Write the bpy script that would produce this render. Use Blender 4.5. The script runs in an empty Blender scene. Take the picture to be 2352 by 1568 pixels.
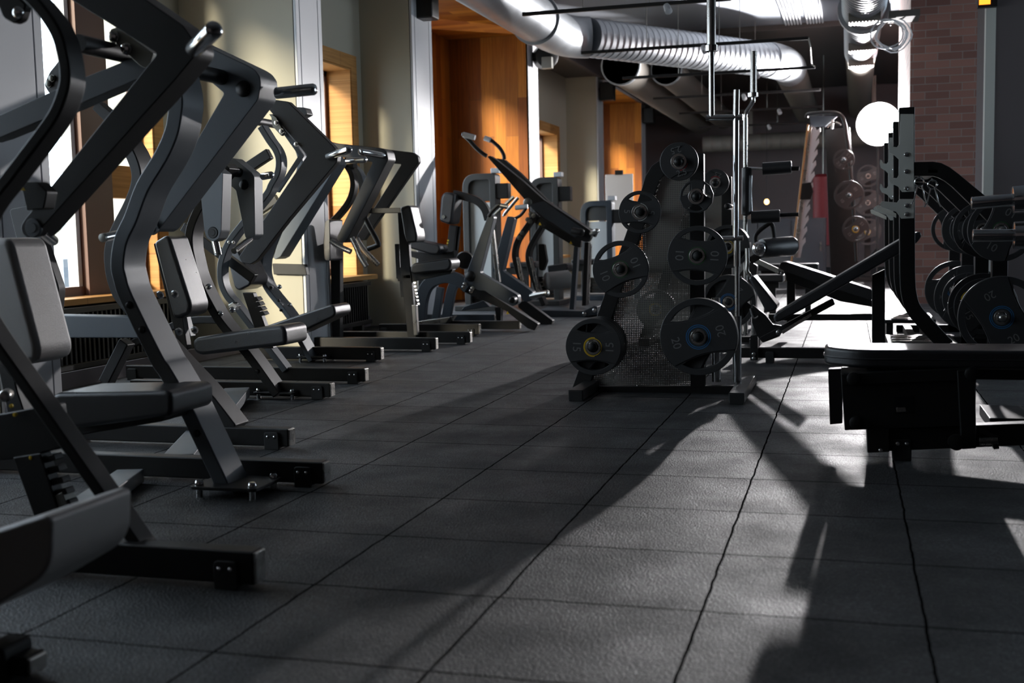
import bpy, bmesh, math, random
from mathutils import Vector, Matrix
random.seed(7)
C = bpy.context.scene.collection
R_ = math.radians
# ------------------------------------------------------------------ camera
F = 2665.0; YAW, PIT, ROL = R_(16.2), R_(5.31), R_(-1.22); HC = 0.897
_cy, _sy = math.cos(YAW), math.sin(YAW)
_f0 = Vector((-_sy, _cy, 0)); _r0 = Vector((_cy, _sy, 0)); _u0 = Vector((0, 0, 1))
CW = _f0*math.cos(PIT) - _u0*math.sin(PIT); _u1 = _u0*math.cos(PIT) + _f0*math.sin(PIT)
CR = _r0*math.cos(ROL) + _u1*math.sin(ROL); CU = -_r0*math.sin(ROL) + _u1*math.cos(ROL)
CO = Vector((0, 0, HC))
def ray(px, py): return CW + CR*((px-1176)/F) - CU*((py-784)/F)
def aty(px, py, Y):                      # point of the vertical plane y = Y seen at a pixel of the photo
    d = ray(px, py); return CO + d*(Y/d.y)
def atx(px, py, X):
    d = ray(px, py); return CO + d*(X/d.x)
def atz(px, py, Z=0.0):
    d = ray(px, py); return CO + d*((Z-HC)/d.z)
V = Vector
cam = bpy.data.cameras.new('camera'); camo = bpy.data.objects.new('camera', cam); C.objects.link(camo)
cam.sensor_width = 36; cam.lens = F/2352*36; cam.clip_start = 0.05; cam.clip_end = 300
camo.matrix_world = Matrix(((CR.x, CU.x, -CW.x, 0), (CR.y, CU.y, -CW.y, 0), (CR.z, CU.z, -CW.z, HC), (0, 0, 0, 1)))
cam.dof.use_dof = True; cam.dof.focus_distance = 6.1; cam.dof.aperture_fstop = 3.2
bpy.context.scene.camera = camo
# ------------------------------------------------------------------ materials
def mat(name, col, rough=0.5, metal=0.0, spec=0.5, bump=0.0, bscale=200, var=0.0, vscale=5, coat=0.0):
    m = bpy.data.materials.new(name); m.use_nodes = True; nt = m.node_tree; N = nt.nodes; L = nt.links
    b = N['Principled BSDF']; b.inputs['Base Color'].default_value = (*col, 1)
    b.inputs['Roughness'].default_value = rough; b.inputs['Metallic'].default_value = metal
    b.inputs['Specular IOR Level'].default_value = spec; b.inputs['Coat Weight'].default_value = coat
    tc = N.new('ShaderNodeTexCoord')
    if bump:
        n = N.new('ShaderNodeTexNoise'); n.inputs['Scale'].default_value = bscale; L.new(tc.outputs['Object'], n.inputs['Vector'])
        bp = N.new('ShaderNodeBump'); bp.inputs['Strength'].default_value = bump; bp.inputs['Distance'].default_value = 0.002
        L.new(n.outputs['Fac'], bp.inputs['Height']); L.new(bp.outputs['Normal'], b.inputs['Normal'])
    if var:
        n2 = N.new('ShaderNodeTexNoise'); n2.inputs['Scale'].default_value = vscale; n2.inputs['Detail'].default_value = 6
        L.new(tc.outputs['Object'], n2.inputs['Vector'])
        mr = N.new('ShaderNodeMapRange'); mr.inputs['To Min'].default_value = max(0, rough-var); mr.inputs['To Max'].default_value = min(1, rough+var)
        L.new(n2.outputs['Fac'], mr.inputs['Value']); L.new(mr.outputs['Result'], b.inputs['Roughness'])
    return m
def emis(name, col, s):
    m = bpy.data.materials.new(name); m.use_nodes = True; b = m.node_tree.nodes['Principled BSDF']
    b.inputs['Base Color'].default_value = (*col, 1); b.inputs['Emission Color'].default_value = (*col, 1); b.inputs['Emission Strength'].default_value = s
    return m
M = dict(
 black=mat('black powder coat', (0.010, 0.0092, 0.009), 0.45, 0.0, 0.35, 0.25, 900, 0.06, 8),
 grey=mat('graphite powder coat', (0.088, 0.100, 0.112), 0.45, 0.0, 0.5, 0.2, 900, 0.06, 8),
 blueg=mat('slate blue powder coat', (0.030, 0.039, 0.050), 0.45, 0.0, 0.5, 0.2, 900, 0.05, 8),
 steel=mat('grey sheet steel', (0.22, 0.22, 0.2), 0.4, 0.8, 0.5, 0.1, 500, 0.08, 10),
 glossblack=mat('glossy black plastic', (0.01, 0.01, 0.011), 0.1),
 iron=mat('dark iron paint', (0.045, 0.044, 0.042), 0.45),
 zinc=mat('zinc grey paint', (0.60, 0.60, 0.55), 0.55, 0.0, 0.4, 0.08, 300, 0.05, 8),
 chrome=mat('chrome', (0.72, 0.72, 0.72), 0.12, 1.0, 0.5, 0, 0, 0.04, 20),
 satin=mat('satin steel', (0.5, 0.48, 0.45), 0.28, 1.0, 0.5, 0, 0, 0.06, 12),
 leather=mat('black leather', (0.017, 0.017, 0.019), 0.3, 0.0, 0.7, 0.5, 450, 0.08, 6),
 greyleather=mat('grey leather', (0.30, 0.285, 0.275), 0.4, 0.0, 0.5, 0.5, 450, 0.06, 6),
 rubber=mat('plate rubber', (0.034, 0.034, 0.035), 0.5, 0.0, 0.4, 0.25, 700, 0.05, 10),
 foot=mat('foot rubber', (0.012, 0.012, 0.012), 0.7),
 yellow=mat('yellow print', (0.75, 0.50, 0.01), 0.5), blue=mat('blue print', (0.01, 0.16, 0.42), 0.5),
 green=mat('green print', (0.03, 0.14, 0.03), 0.5), red=mat('red print', (0.5, 0.01, 0.02), 0.5),
 white=mat('white print', (0.5, 0.5, 0.45), 0.5), num=mat('grey number print', (0.16, 0.16, 0.155), 0.5),
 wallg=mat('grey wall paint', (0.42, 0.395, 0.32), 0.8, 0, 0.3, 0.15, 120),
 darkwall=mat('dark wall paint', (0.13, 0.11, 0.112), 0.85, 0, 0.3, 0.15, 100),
 frame=mat('brown window frame', (0.105, 0.045, 0.03), 0.5),
 ceilm=mat('pale ceiling plaster', (0.24, 0.26, 0.29), 0.85, 0, 0.3, 0.2, 40),
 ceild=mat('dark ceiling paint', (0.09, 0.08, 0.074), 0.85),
 galv=mat('galvanised duct', (0.36, 0.38, 0.40), 0.48, 0.85, 0.5, 0.35, 60, 0.12, 9),
 duct2=mat('painted duct', (0.16, 0.145, 0.125), 0.6, 0.2),
 panel=mat('white cladding', (0.55, 0.56, 0.58), 0.35, 0.0, 0.5, 0.05, 30, 0.05, 3),
 clear=mat('frosted guard', (0.60, 0.61, 0.60), 0.35), board=mat('white board', (0.8, 0.8, 0.8), 0.3),
 stone=mat('granite', (0.42, 0.43, 0.40), 0.7, 0, 0.4, 0.5, 60), redm=mat('red bag', (0.16, 0.01, 0.015), 0.6),
 concrete=mat('street paving', (0.35, 0.35, 0.34), 0.9), wood0=mat('oak board', (0.42, 0.21, 0.07), 0.5),
 lampg=emis('lit lamp diffuser', (1, 0.98, 1.0), 60), tiny=emis('small lit bulb', (1, 0.55, 0.2), 6), exitm=emis('orange lit sign', (1, 0.25, 0.02), 3),
)
def wood_mat(name, axis_len, axis_w, wid, c1=(0.24, 0.06, 0.006), c2=(0.54, 0.19, 0.022)):
    """oak boards: axis_len = direction of the boards, axis_w = across"""
    m = bpy.data.materials.new(name); m.use_nodes = True; nt = m.node_tree; N = nt.nodes; L = nt.links; b = N['Principled BSDF']
    tc = N.new('ShaderNodeTexCoord'); sp = N.new('ShaderNodeSeparateXYZ'); L.new(tc.outputs['Object'], sp.inputs[0])
    cb = N.new('ShaderNodeCombineXYZ'); L.new(sp.outputs[axis_len], cb.inputs[0]); L.new(sp.outputs[axis_w], cb.inputs[1])
    br = N.new('ShaderNodeTexBrick'); br.offset = 0.37; br.inputs['Scale'].default_value = 1.0
    br.inputs['Brick Width'].default_value = 1.35; br.inputs['Row Height'].default_value = wid; br.inputs['Mortar Size'].default_value = 0.0015; br.inputs['Bias'].default_value = 0.0
    br.inputs['Color1'].default_value = (*c1, 1); br.inputs['Color2'].default_value = (*c2, 1)
    br.inputs['Mortar'].default_value = (0.10, 0.05, 0.02, 1); L.new(cb.outputs[0], br.inputs['Vector'])
    mp = N.new('ShaderNodeMapping'); mp.inputs['Scale'].default_value = (1.2, 22, 22); L.new(cb.outputs[0], mp.inputs['Vector'])
    n = N.new('ShaderNodeTexNoise'); n.inputs['Scale'].default_value = 2.0; n.inputs['Detail'].default_value = 8; n.inputs['Distortion'].default_value = 0.6; L.new(mp.outputs[0], n.inputs['Vector'])
    mx = N.new('ShaderNodeMix'); mx.data_type = 'RGBA'; mx.blend_type = 'MULTIPLY'; mx.inputs['Factor'].default_value = 0.55
    cr = N.new('ShaderNodeValToRGB'); cr.color_ramp.elements[0].position = 0.3; cr.color_ramp.elements[0].color = (0.42, 0.36, 0.3, 1); cr.color_ramp.elements[1].position = 0.7
    L.new(n.outputs['Fac'], cr.inputs[0]); L.new(br.outputs['Color'], mx.inputs['A']); L.new(cr.outputs[0], mx.inputs['B']); L.new(mx.outputs['Result'], b.inputs['Base Color'])
    b.inputs['Roughness'].default_value = 0.55; b.inputs['Specular IOR Level'].default_value = 0.2
    return m
M['woodwall'] = wood_mat('oak wall boards', 2, 0, 0.17)
M['woodback'] = wood_mat('oak back boards', 2, 1, 0.17)
M['woodsoff'] = wood_mat('oak soffit boards', 0, 1, 0.17)
M['woodtrim'] = wood_mat('oak trim', 1, 2, 0.4, (0.45, 0.2, 0.055), (0.66, 0.36, 0.13))
def floor_mat():
    m = bpy.data.materials.new('rubber floor tiles'); m.use_nodes = True; nt = m.node_tree; N = nt.nodes; L = nt.links; b = N['Principled BSDF']
    tc = N.new('ShaderNodeTexCoord'); mp = N.new('ShaderNodeMapping'); mp.inputs['Location'].default_value = (-0.1785, -0.1885, 0); L.new(tc.outputs['Object'], mp.inputs['Vector'])
    br = N.new('ShaderNodeTexBrick'); br.offset = 0; br.inputs['Scale'].default_value = 1; br.inputs['Brick Width'].default_value = 0.5; br.inputs['Row Height'].default_value = 0.5
    br.inputs['Mortar Size'].default_value = 0.0042; br.inputs['Mortar Smooth'].default_value = 0.3; br.inputs['Bias'].default_value = 0
    # wobble of the cut edges
    wn = N.new('ShaderNodeTexNoise'); wn.inputs['Scale'].default_value = 9; L.new(tc.outputs['Object'], wn.inputs['Vector'])
    ws = N.new('ShaderNodeVectorMath'); ws.operation = 'MULTIPLY_ADD'; ws.inputs[1].default_value = (0.012, 0.012, 0); L.new(wn.outputs['Color'], ws.inputs[0]); L.new(mp.outputs[0], ws.inputs[2])
    L.new(ws.outputs[0], br.inputs['Vector'])
    br.inputs['Color1'].default_value = (0.030, 0.030, 0.032, 1); br.inputs['Color2'].default_value = (0.040, 0.040, 0.042, 1); br.inputs['Mortar'].default_value = (0.007, 0.006, 0.006, 1)
    big = N.new('ShaderNodeTexNoise'); big.inputs['Scale'].default_value = 3.4; big.inputs['Detail'].default_value = 5; L.new(tc.outputs['Object'], big.inputs['Vector'])
    cr = N.new('ShaderNodeValToRGB'); cr.color_ramp.elements[0].position = 0.36; cr.color_ramp.elements[0].color = (0.42, 0.42, 0.43, 1); cr.color_ramp.elements[1].position = 0.65; cr.color_ramp.elements[1].color = (1.15, 1.15, 1.15, 1)
    L.new(big.outputs['Fac'], cr.inputs[0])
    mx = N.new('ShaderNodeMix'); mx.data_type = 'RGBA'; mx.blend_type = 'MULTIPLY'; mx.inputs['Factor'].default_value = 1; L.new(br.outputs['Color'], mx.inputs['A']); L.new(cr.outputs[0], mx.inputs['B'])
    gv = N.new('ShaderNodeTexVoronoi'); gv.inputs['Scale'].default_value = 190; L.new(tc.outputs['Object'], gv.inputs['Vector'])
    gs_ = N.new('ShaderNodeSeparateColor'); L.new(gv.outputs['Color'], gs_.inputs[0]); gp = N.new('ShaderNodeMath'); gp.operation = 'POWER'; gp.inputs[1].default_value = 3.0; L.new(gs_.outputs[0], gp.inputs[0])
    gm = N.new('ShaderNodeMapRange'); gm.inputs['To Min'].default_value = 0.55; gm.inputs['To Max'].default_value = 2.6; L.new(gp.outputs[0], gm.inputs['Value'])
    m2 = N.new('ShaderNodeVectorMath'); m2.operation = 'SCALE'; L.new(mx.outputs['Result'], m2.inputs[0]); L.new(gm.outputs[0], m2.inputs['Scale']); L.new(m2.outputs[0], b.inputs['Base Color'])
    g = N.new('ShaderNodeTexNoise'); g.inputs['Scale'].default_value = 330; g.inputs['Detail'].default_value = 2; L.new(tc.outputs['Object'], g.inputs['Vector'])
    g2 = N.new('ShaderNodeTexVoronoi'); g2.inputs['Scale'].default_value = 170; L.new(tc.outputs['Object'], g2.inputs['Vector'])
    ad = N.new('ShaderNodeMath'); ad.operation = 'ADD'; L.new(g.outputs['Fac'], ad.inputs[0]); L.new(g2.outputs['Distance'], ad.inputs[1])
    b1 = N.new('ShaderNodeBump'); b1.inputs['Strength'].default_value = 0.8; b1.inputs['Distance'].default_value = 0.0036; L.new(ad.outputs[0], b1.inputs['Height'])
    iv = N.new('ShaderNodeMath'); iv.operation = 'SUBTRACT'; iv.inputs[0].default_value = 1; L.new(br.outputs['Fac'], iv.inputs[1])
    b2 = N.new('ShaderNodeBump'); b2.inputs['Strength'].default_value = 0.5; b2.inputs['Distance'].default_value = 0.004; L.new(iv.outputs[0], b2.inputs['Height']); L.new(b1.outputs['Normal'], b2.inputs['Normal'])
    # the tiles are a little cupped: their edges across the room curl up
    sx = N.new('ShaderNodeSeparateXYZ'); L.new(ws.outputs[0], sx.inputs[0]); dv = N.new('ShaderNodeMath'); dv.operation = 'MULTIPLY'; dv.inputs[1].default_value = 2; L.new(sx.outputs[1], dv.inputs[0])
    fr = N.new('ShaderNodeMath'); fr.operation = 'FRACT'; L.new(dv.outputs[0], fr.inputs[0]); ce = N.new('ShaderNodeMath'); ce.operation = 'SUBTRACT'; ce.inputs[1].default_value = 0.5; L.new(fr.outputs[0], ce.inputs[0])
    sq = N.new('ShaderNodeMath'); sq.operation = 'POWER'; sq.inputs[1].default_value = 2; ab = N.new('ShaderNodeMath'); ab.operation = 'ABSOLUTE'; L.new(ce.outputs[0], ab.inputs[0]); L.new(ab.outputs[0], sq.inputs[0])
    sn = N.new('ShaderNodeMath'); sn.operation = 'MULTIPLY'; L.new(sq.outputs[0], sn.inputs[0]); L.new(big.outputs['Fac'], sn.inputs[1])
    b3 = N.new('ShaderNodeBump'); b3.inputs['Strength'].default_value = 1; b3.inputs['Distance'].default_value = 0.022; L.new(sn.outputs[0], b3.inputs['Height']); L.new(b2.outputs['Normal'], b3.inputs['Normal'])
    L.new(b3.outputs['Normal'], b.inputs['Normal'])
    rr = N.new('ShaderNodeMapRange'); rr.inputs['To Min'].default_value = 0.80; rr.inputs['To Max'].default_value = 0.34; L.new(big.outputs['Fac'], rr.inputs['Value']); rs = N.new('ShaderNodeMath'); rs.operation = 'MAXIMUM'; L.new(rr.outputs[0], rs.inputs[0]); L.new(br.outputs['Fac'], rs.inputs[1]); L.new(rs.outputs[0], b.inputs['Roughness'])
    sp_ = N.new('ShaderNodeMath'); sp_.operation = 'MULTIPLY'; sp_.inputs[1].default_value = 0.5; L.new(iv.outputs[0], sp_.inputs[0]); L.new(sp_.outputs[0], b.inputs['Specular IOR Level'])
    return m
M['floor'] = floor_mat()
def brick_mat():
    m = bpy.data.materials.new('old red brick'); m.use_nodes = True; nt = m.node_tree; N = nt.nodes; L = nt.links; b = N['Principled BSDF']
    tc = N.new('ShaderNodeTexCoord'); sp = N.new('ShaderNodeSeparateXYZ'); L.new(tc.outputs['Object'], sp.inputs[0])
    ad = N.new('ShaderNodeMath'); ad.operation = 'ADD'; L.new(sp.outputs[0], ad.inputs[0]); L.new(sp.outputs[1], ad.inputs[1])
    cb = N.new('ShaderNodeCombineXYZ'); L.new(ad.outputs[0], cb.inputs[0]); L.new(sp.outputs[2], cb.inputs[1])
    br = N.new('ShaderNodeTexBrick'); br.inputs['Scale'].default_value = 1; br.inputs['Brick Width'].default_value = 0.26; br.inputs['Row Height'].default_value = 0.085; br.inputs['Mortar Size'].default_value = 0.0042
    br.inputs['Color1'].default_value = (0.17, 0.078, 0.062, 1); br.inputs['Color2'].default_value = (0.28, 0.135, 0.105, 1); br.inputs['Mortar'].default_value = (0.24, 0.20, 0.185, 1)
    L.new(cb.outputs[0], br.inputs['Vector']); L.new(br.outputs['Color'], b.inputs['Base Color']); b.inputs['Roughness'].default_value = 0.85
    bp = N.new('ShaderNodeBump'); bp.inputs['Strength'].default_value = 0.6; bp.inputs['Distance'].default_value = 0.01; iv = N.new('ShaderNodeMath'); iv.operation = 'SUBTRACT'; iv.inputs[0].default_value = 1
    L.new(br.outputs['Fac'], iv.inputs[1]); L.new(iv.outputs[0], bp.inputs['Height']); L.new(bp.outputs['Normal'], b.inputs['Normal'])
    return m
M['brick'] = brick_mat()
def facade_mat():
    m = bpy.data.materials.new('pale render facade'); m.use_nodes = True; nt = m.node_tree; N = nt.nodes; L = nt.links; b = N['Principled BSDF']
    b.inputs['Base Color'].default_value = (0.72, 0.66, 0.52, 1); b.inputs['Roughness'].default_value = 0.9
    return m
M['facade'] = facade_mat()
def perf_mat():
    """steel sheet punched with a square grid of round holes"""
    m = bpy.data.materials.new('perforated steel'); m.use_nodes = True; nt = m.node_tree; N = nt.nodes; L = nt.links; b = N['Principled BSDF']
    b.inputs['Base Color'].default_value = (0.25, 0.24, 0.215, 1); b.inputs['Metallic'].default_value = 0.2; b.inputs['Roughness'].default_value = 0.42
    tc = N.new('ShaderNodeTexCoord'); sp = N.new('ShaderNodeSeparateXYZ'); L.new(tc.outputs['Object'], sp.inputs[0])
    outs = []
    for k in (0, 2):
        a = N.new('ShaderNodeMath'); a.operation = 'WRAP'; a.inputs[1].default_value = 0.005; a.inputs[2].default_value = -0.005; L.new(sp.outputs[k], a.inputs[0])
        q = N.new('ShaderNodeMath'); q.operation = 'POWER'; q.inputs[1].default_value = 2; L.new(a.outputs[0], q.inputs[0]); outs.append(q)
    s = N.new('ShaderNodeMath'); s.operation = 'ADD'; L.new(outs[0].outputs[0], s.inputs[0]); L.new(outs[1].outputs[0], s.inputs[1])
    lt = N.new('ShaderNodeMath'); lt.operation = 'GREATER_THAN'; lt.inputs[1].default_value = 0.0029**2; L.new(s.outputs[0], lt.inputs[0])
    L.new(lt.outputs[0], b.inputs['Alpha'])
    return m
M['perf'] = perf_mat()
def spiral_mat():
    m = mat('spiral galvanised duct', (0.34, 0.36, 0.385), 0.42, 0.85, 0.5, 0, 0, 0.1, 6)
    return m
M['spiral'] = spiral_mat()
def glass_mat():
    m = bpy.data.materials.new('window glass'); m.use_nodes = True; nt = m.node_tree; N = nt.nodes; L = nt.links; N.remove(N['Principled BSDF'])
    t = N.new('ShaderNodeBsdfTransparent'); t.inputs[0].default_value = (0.95, 0.98, 1, 1); g = N.new('ShaderNodeBsdfGlossy'); g.inputs['Roughness'].default_value = 0.02
    x = N.new('ShaderNodeMixShader'); x.inputs[0].default_value = 0.05; L.new(t.outputs[0], x.inputs[1]); L.new(g.outputs[0], x.inputs[2]); L.new(x.outputs[0], N['Material Output'].inputs[0])
    return m
M['glass'] = glass_mat()
# ------------------------------------------------------------------ mesh building
def wloc(o):
    p = V((0, 0, 0))
    while o is not None: p += o.location; o = o.parent
    return p
class MB:
    def __init__(s): s.v = []; s.f = []
    def add(s, vs, fs):
        b = len(s.v); s.v += [V(p) for p in vs]; s.f += [tuple(b+i for i in f) for f in fs]; return s
    def prism(s, pts, vec):
        n = len(pts); vec = V(vec); a = [V(p) for p in pts]
        # make the winding face outwards
        nrm = V((0, 0, 0))
        for i in range(n): nrm += a[i].cross(a[(i+1) % n])
        if nrm.dot(vec) > 0: a.reverse()
        s.add(a+[p+vec for p in a], [tuple(range(n)), tuple(range(2*n-1, n-1, -1))]+[(i, i+n, (i+1) % n+n, (i+1) % n) for i in range(n)]); return s
    def box(s, lo, hi):
        x0, y0, z0 = lo; x1, y1, z1 = hi
        return s.prism([(x0, y0, z0), (x1, y0, z0), (x1, y0, z1), (x0, y0, z1)], (0, y1-y0, 0))
    def bar(s, a, b, w, h, up=(0, 0, 1)):
        a, b, up = V(a), V(b), V(up); d = (b-a).normalized(); sd = d.cross(up).normalized(); u = sd.cross(d)
        q = [a+sd*(i*w/2)+u*(j*h/2) for i, j in ((-1, -1), (1, -1), (1, 1), (-1, 1))]
        return s.prism(q, b-a)
    def tube(s, pts, r, n=12, cap=True):
        pts = [V(p) for p in pts]; rr = r if isinstance(r, (list, tuple)) else [r]*len(pts); vs = []; fs = []; prev = None
        for i, p in enumerate(pts):
            d = (pts[min(i+1, len(pts)-1)]-pts[max(i-1, 0)]).normalized()
            if prev is None:
                t = V((0, 0, 1)) if abs(d.z) < 0.9 else V((1, 0, 0)); u = d.cross(t).normalized()
            else: u = (prev-d*prev.dot(d)).normalized()
            prev = u; w = d.cross(u)
            vs += [p+(u*math.cos(2*math.pi*k/n)+w*math.sin(2*math.pi*k/n))*rr[i] for k in range(n)]
        for i in range(len(pts)-1):
            for k in range(n): fs.append((i*n+k, i*n+(k+1) % n, (i+1)*n+(k+1) % n, (i+1)*n+k))
        if cap: fs += [tuple(range(n-1, -1, -1)), tuple((len(pts)-1)*n+k for k in range(n))]
        return s.add(vs, fs)
    def lathe(s, prof, o, ax, n=24):
        """prof: (distance along ax, radius)"""
        o, ax = V(o), V(ax).normalized(); pts = [o+ax*p[0] for p in prof]; t = V((0, 0, 1)) if abs(ax.z) < 0.9 else V((1, 0, 0)); u = ax.cross(t).normalized(); w = ax.cross(u)
        vs = []; fs = []
        for p, (_, r) in zip(pts, prof): vs += [p+(u*math.cos(2*math.pi*k/n)+w*math.sin(2*math.pi*k/n))*max(r, 1e-4) for k in range(n)]
        for i in range(len(pts)-1):
            for k in range(n): fs.append((i*n+k, i*n+(k+1) % n, (i+1)*n+(k+1) % n, (i+1)*n+k))
        fs += [tuple(range(n-1, -1, -1)), tuple((len(pts)-1)*n+k for k in range(n))]
        return s.add(vs, fs)
    def strip(s, pts, w, t):
        """flat bar following pts (all in one plane y = const), w wide in that plane, t deep along y"""
        pts = [V(p) for p in pts]; L = []; n = len(pts)
        for i, p in enumerate(pts):
            d = (pts[min(i+1, n-1)]-pts[max(i-1, 0)]).normalized(); q = V((-d.z, 0, d.x))*(w/2)
            L.append((p+q, p-q, p-q+V((0, t, 0)), p+q+V((0, t, 0))))
        vs = [q for l in L for q in l]; fs = [(0, 1, 2, 3), (4*n-1, 4*n-2, 4*n-3, 4*n-4)]
        for i in range(n-1):
            for k in range(4): fs.append((4*i+k, 4*i+4+k, 4*i+4+(k+1) % 4, 4*i+(k+1) % 4))
        return s.add(vs, fs)
    def build(s, name, m, parent=None, bevel=0.0, seg=2, label=None, kind=None, smooth=True):
        me = bpy.data.meshes.new(name); off = wloc(parent) if parent else V((0, 0, 0))
        me.from_pydata([p-off for p in s.v], [], s.f); me.materials.append(M[m] if isinstance(m, str) else m)
        bm = bmesh.new(); bm.from_mesh(me); bmesh.ops.recalc_face_normals(bm, faces=bm.faces); bm.to_mesh(me); bm.free()
        if smooth:
            for p in me.polygons: p.use_smooth = True
            if not bevel: me.set_sharp_from_angle(angle=R_(42))
        o = bpy.data.objects.new(name, me); C.objects.link(o); o.parent = parent
        if bevel:
            b = o.modifiers.new('bevel', 'BEVEL'); b.width = bevel; b.segments = seg; b.limit_method = 'ANGLE'; b.angle_limit = R_(38); b.harden_normals = True
        if label: o['label'] = label
        if kind: o['kind'] = kind
        return o
def tag(o, label, cat, group=None, kind=None):
    o['label'] = label; o['category'] = cat
    if group: o['group'] = group
    if kind: o['kind'] = kind
    return o
def thing(name, loc, label, cat, group=None):
    o = bpy.data.objects.new(name, None); C.objects.link(o); o.location = V(loc); o.empty_display_size = 0.1
    return tag(o, label, cat, group)
def struct(name, mb, m, bevel=0.0, smooth=False):
    o = mb.build(name, m, None, bevel, smooth=smooth); o['kind'] = 'structure'; return o
def cr(pts, n=5):                         # Catmull-Rom through points
    pts = [V(p) for p in pts]; out = []
    for i in range(len(pts)-1):
        p0, p1, p2, p3 = pts[max(i-1, 0)], pts[i], pts[i+1], pts[min(i+2, len(pts)-1)]
        for k in range(n):
            t = k/n; out.append(0.5*((2*p1)+(p2-p0)*t+(2*p0-5*p1+4*p2-p3)*t*t+(3*p1-p0-3*p2+p3)*t**3))
    return out+[pts[-1]]
def fillet(pts, r, n=4):
    """round the corners of a closed polygon of 3D points; r one radius or a list"""
    pts = [V(p) for p in pts]; N_ = len(pts); out = []
    for i, p in enumerate(pts):
        ri = r[i] if isinstance(r, (list, tuple)) else r
        a, b = pts[i-1]-p, pts[(i+1) % N_]-p; la, lb = a.length, b.length; a.normalize(); b.normalize()
        d = min(ri, la*0.45, lb*0.45)
        if d < 1e-4: out.append(p); continue
        for k in range(n+1):
            t = k/n; out.append((p+a*d)*(1-t)**2+p*2*t*(1-t)+(p+b*d)*t*t)
    return out
def PY(px, Y): return [aty(x, y, Y) for x, y in px]
def prof(px, Y, t, name, m, parent, r=0.0, bevel=0.005, mb=None, **k):
    """a plate or channel whose near face is the outline px on the plane y = Y, t thick"""
    pts = PY(px, Y)
    if r: pts = fillet(pts, r)
    return (mb or MB()).prism(pts, (0, t, 0)).build(name, m, parent, bevel, **k)
def stube(px, Y, w, t, name, m, parent, bevel=0.006, n=5, **k):
    return MB().strip(cr(PY(px, Y), n), w, t).build(name, m, parent, bevel, **k)
def rod(a, b, r, name, m, parent, dome=True, n=20):
    a, b = V(a), V(b); l = (b-a).length
    pr = [(0, r), (l-r*0.5, r), (l-r*0.2, r*0.86), (l, r*0.5)] if dome else [(0, r), (l, r)]
    return MB().lathe(pr, a, b-a, n).build(name, m, parent)
def dome(p, r, name, m, parent, ax=(0, -1, 0), h=None):
    h = h or r*0.55
    return MB().lathe([(-0.005, r), (0.001, r), (h*0.5, r*0.87), (h*0.85, r*0.5), (h, r*0.1)], p, ax, 20).build(name, m, parent)
def bolts(pxs, Y, r, parent, ax=(0, -1, 0), m='chrome'):
    for x, y in pxs:
        p = aty(x, y, Y); MB().lathe([(-0.004, r*1.25), (0.003, r*1.25), (0.003, r), (r*0.8, r*0.92), (r*1.0, r*0.5)], p, ax, 8).build('bolt', m, parent)
def curve_mesh(splines, t, bevel=0.0):
    """filled 2D outlines (holes allowed) extruded to +-t/2, as a mesh in local xy"""
    cu = bpy.data.curves.new('c', 'CURVE'); cu.dimensions = '2D'; cu.fill_mode = 'BOTH'; cu.extrude = max(t/2-bevel, 1e-5); cu.bevel_depth = bevel; cu.bevel_resolution = 1; cu.offset = -bevel
    for sp in splines:
        s = cu.splines.new('POLY'); s.points.add(len(sp)-1); s.use_cyclic_u = True
        for q, p in zip(s.points, sp): q.co = (p[0], p[1], 0, 1)
    o = bpy.data.objects.new('c', cu); me = bpy.data.meshes.new_from_object(o); bpy.data.objects.remove(o); bpy.data.curves.remove(cu); return me
def text_mesh(txt, size, t=0.0012):
    cu = bpy.data.curves.new('t', 'FONT'); cu.body = txt; cu.size = size; cu.align_x = 'CENTER'; cu.align_y = 'CENTER'; cu.extrude = t
    o = bpy.data.objects.new('t', cu); me = bpy.data.meshes.new_from_object(o); bpy.data.objects.remove(o); bpy.data.curves.remove(cu); return me
TOY = Matrix(((1, 0, 0, 0), (0, 0, -1, 0), (0, 1, 0, 0), (0, 0, 0, 1)))   # local xy -> world xz, local +z -> -y (towards the viewer)
def place(me, name, m, parent, mw=None):
    me.materials.clear(); me.materials.append(M[m] if isinstance(m, str) else m); me.name = name
    o = bpy.data.objects.new(name, me); C.objects.link(o); o.parent = parent
    if mw is not None: o.matrix_local = mw
    return o
# ------------------------------------------------------------------ the room
XW, XP, XN = -4.65, -4.1, -5.2           # window wall, pilaster face, niche back wall
ZS, ZC = 3.52, 4.05                      # soffit, ceiling
struct('floor', MB().box((-5.6, -4, -0.1), (6, 27, 0)), 'floor')
WB = [(1.75, 4.88, 2.15, 4.6, XW, .35), (5.33, 8.33, 5.6, 7.87, -5.12, .2), (8.79, 10.84, 9.0, 10.55, XW, .35), (15.67, 19.62, 16.5, 18.9, XW, .35)]
def zr(y0): return (0.52, 2.52) if y0 > 8 else (0.52, 3.1)
wl = MB()
for y0, y1, o0, o1, X, T in WB:
    zb, zt = zr(y0)
    wl.box((X-T, y0, 0), (X, o0, ZC)); wl.box((X-T, o1, 0), (X, y1, ZC)); wl.box((X-T, o0, 0), (X, o1, zb)); wl.box((X-T, o0, zt), (X, o1, ZC))
for a, b, q in ((1.3, 1.75, -5.02), (4.88, 5.33, -5.33), (8.33, 8.79, -5.33), (10.84, 11.41, -5.3)): wl.box((q, a, 0), (XP-0.02, b, ZC))
wl.box((-5.3, 15.17, 0), (XP-0.02, 15.67, ZC)); wl.box((-5.3, 19.62, 0), (XP-0.02, 20.1, ZC)); wl.box((-5.3, 24.03, 0), (XP-0.02, 24.5, ZC)); wl.box((-5.3, 24.5, 0), (XW, 27, ZC)); wl.box((-5.0, -4, 0), (XW, 1.3, ZC))
struct('wall_left', wl, 'wallg')
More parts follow.
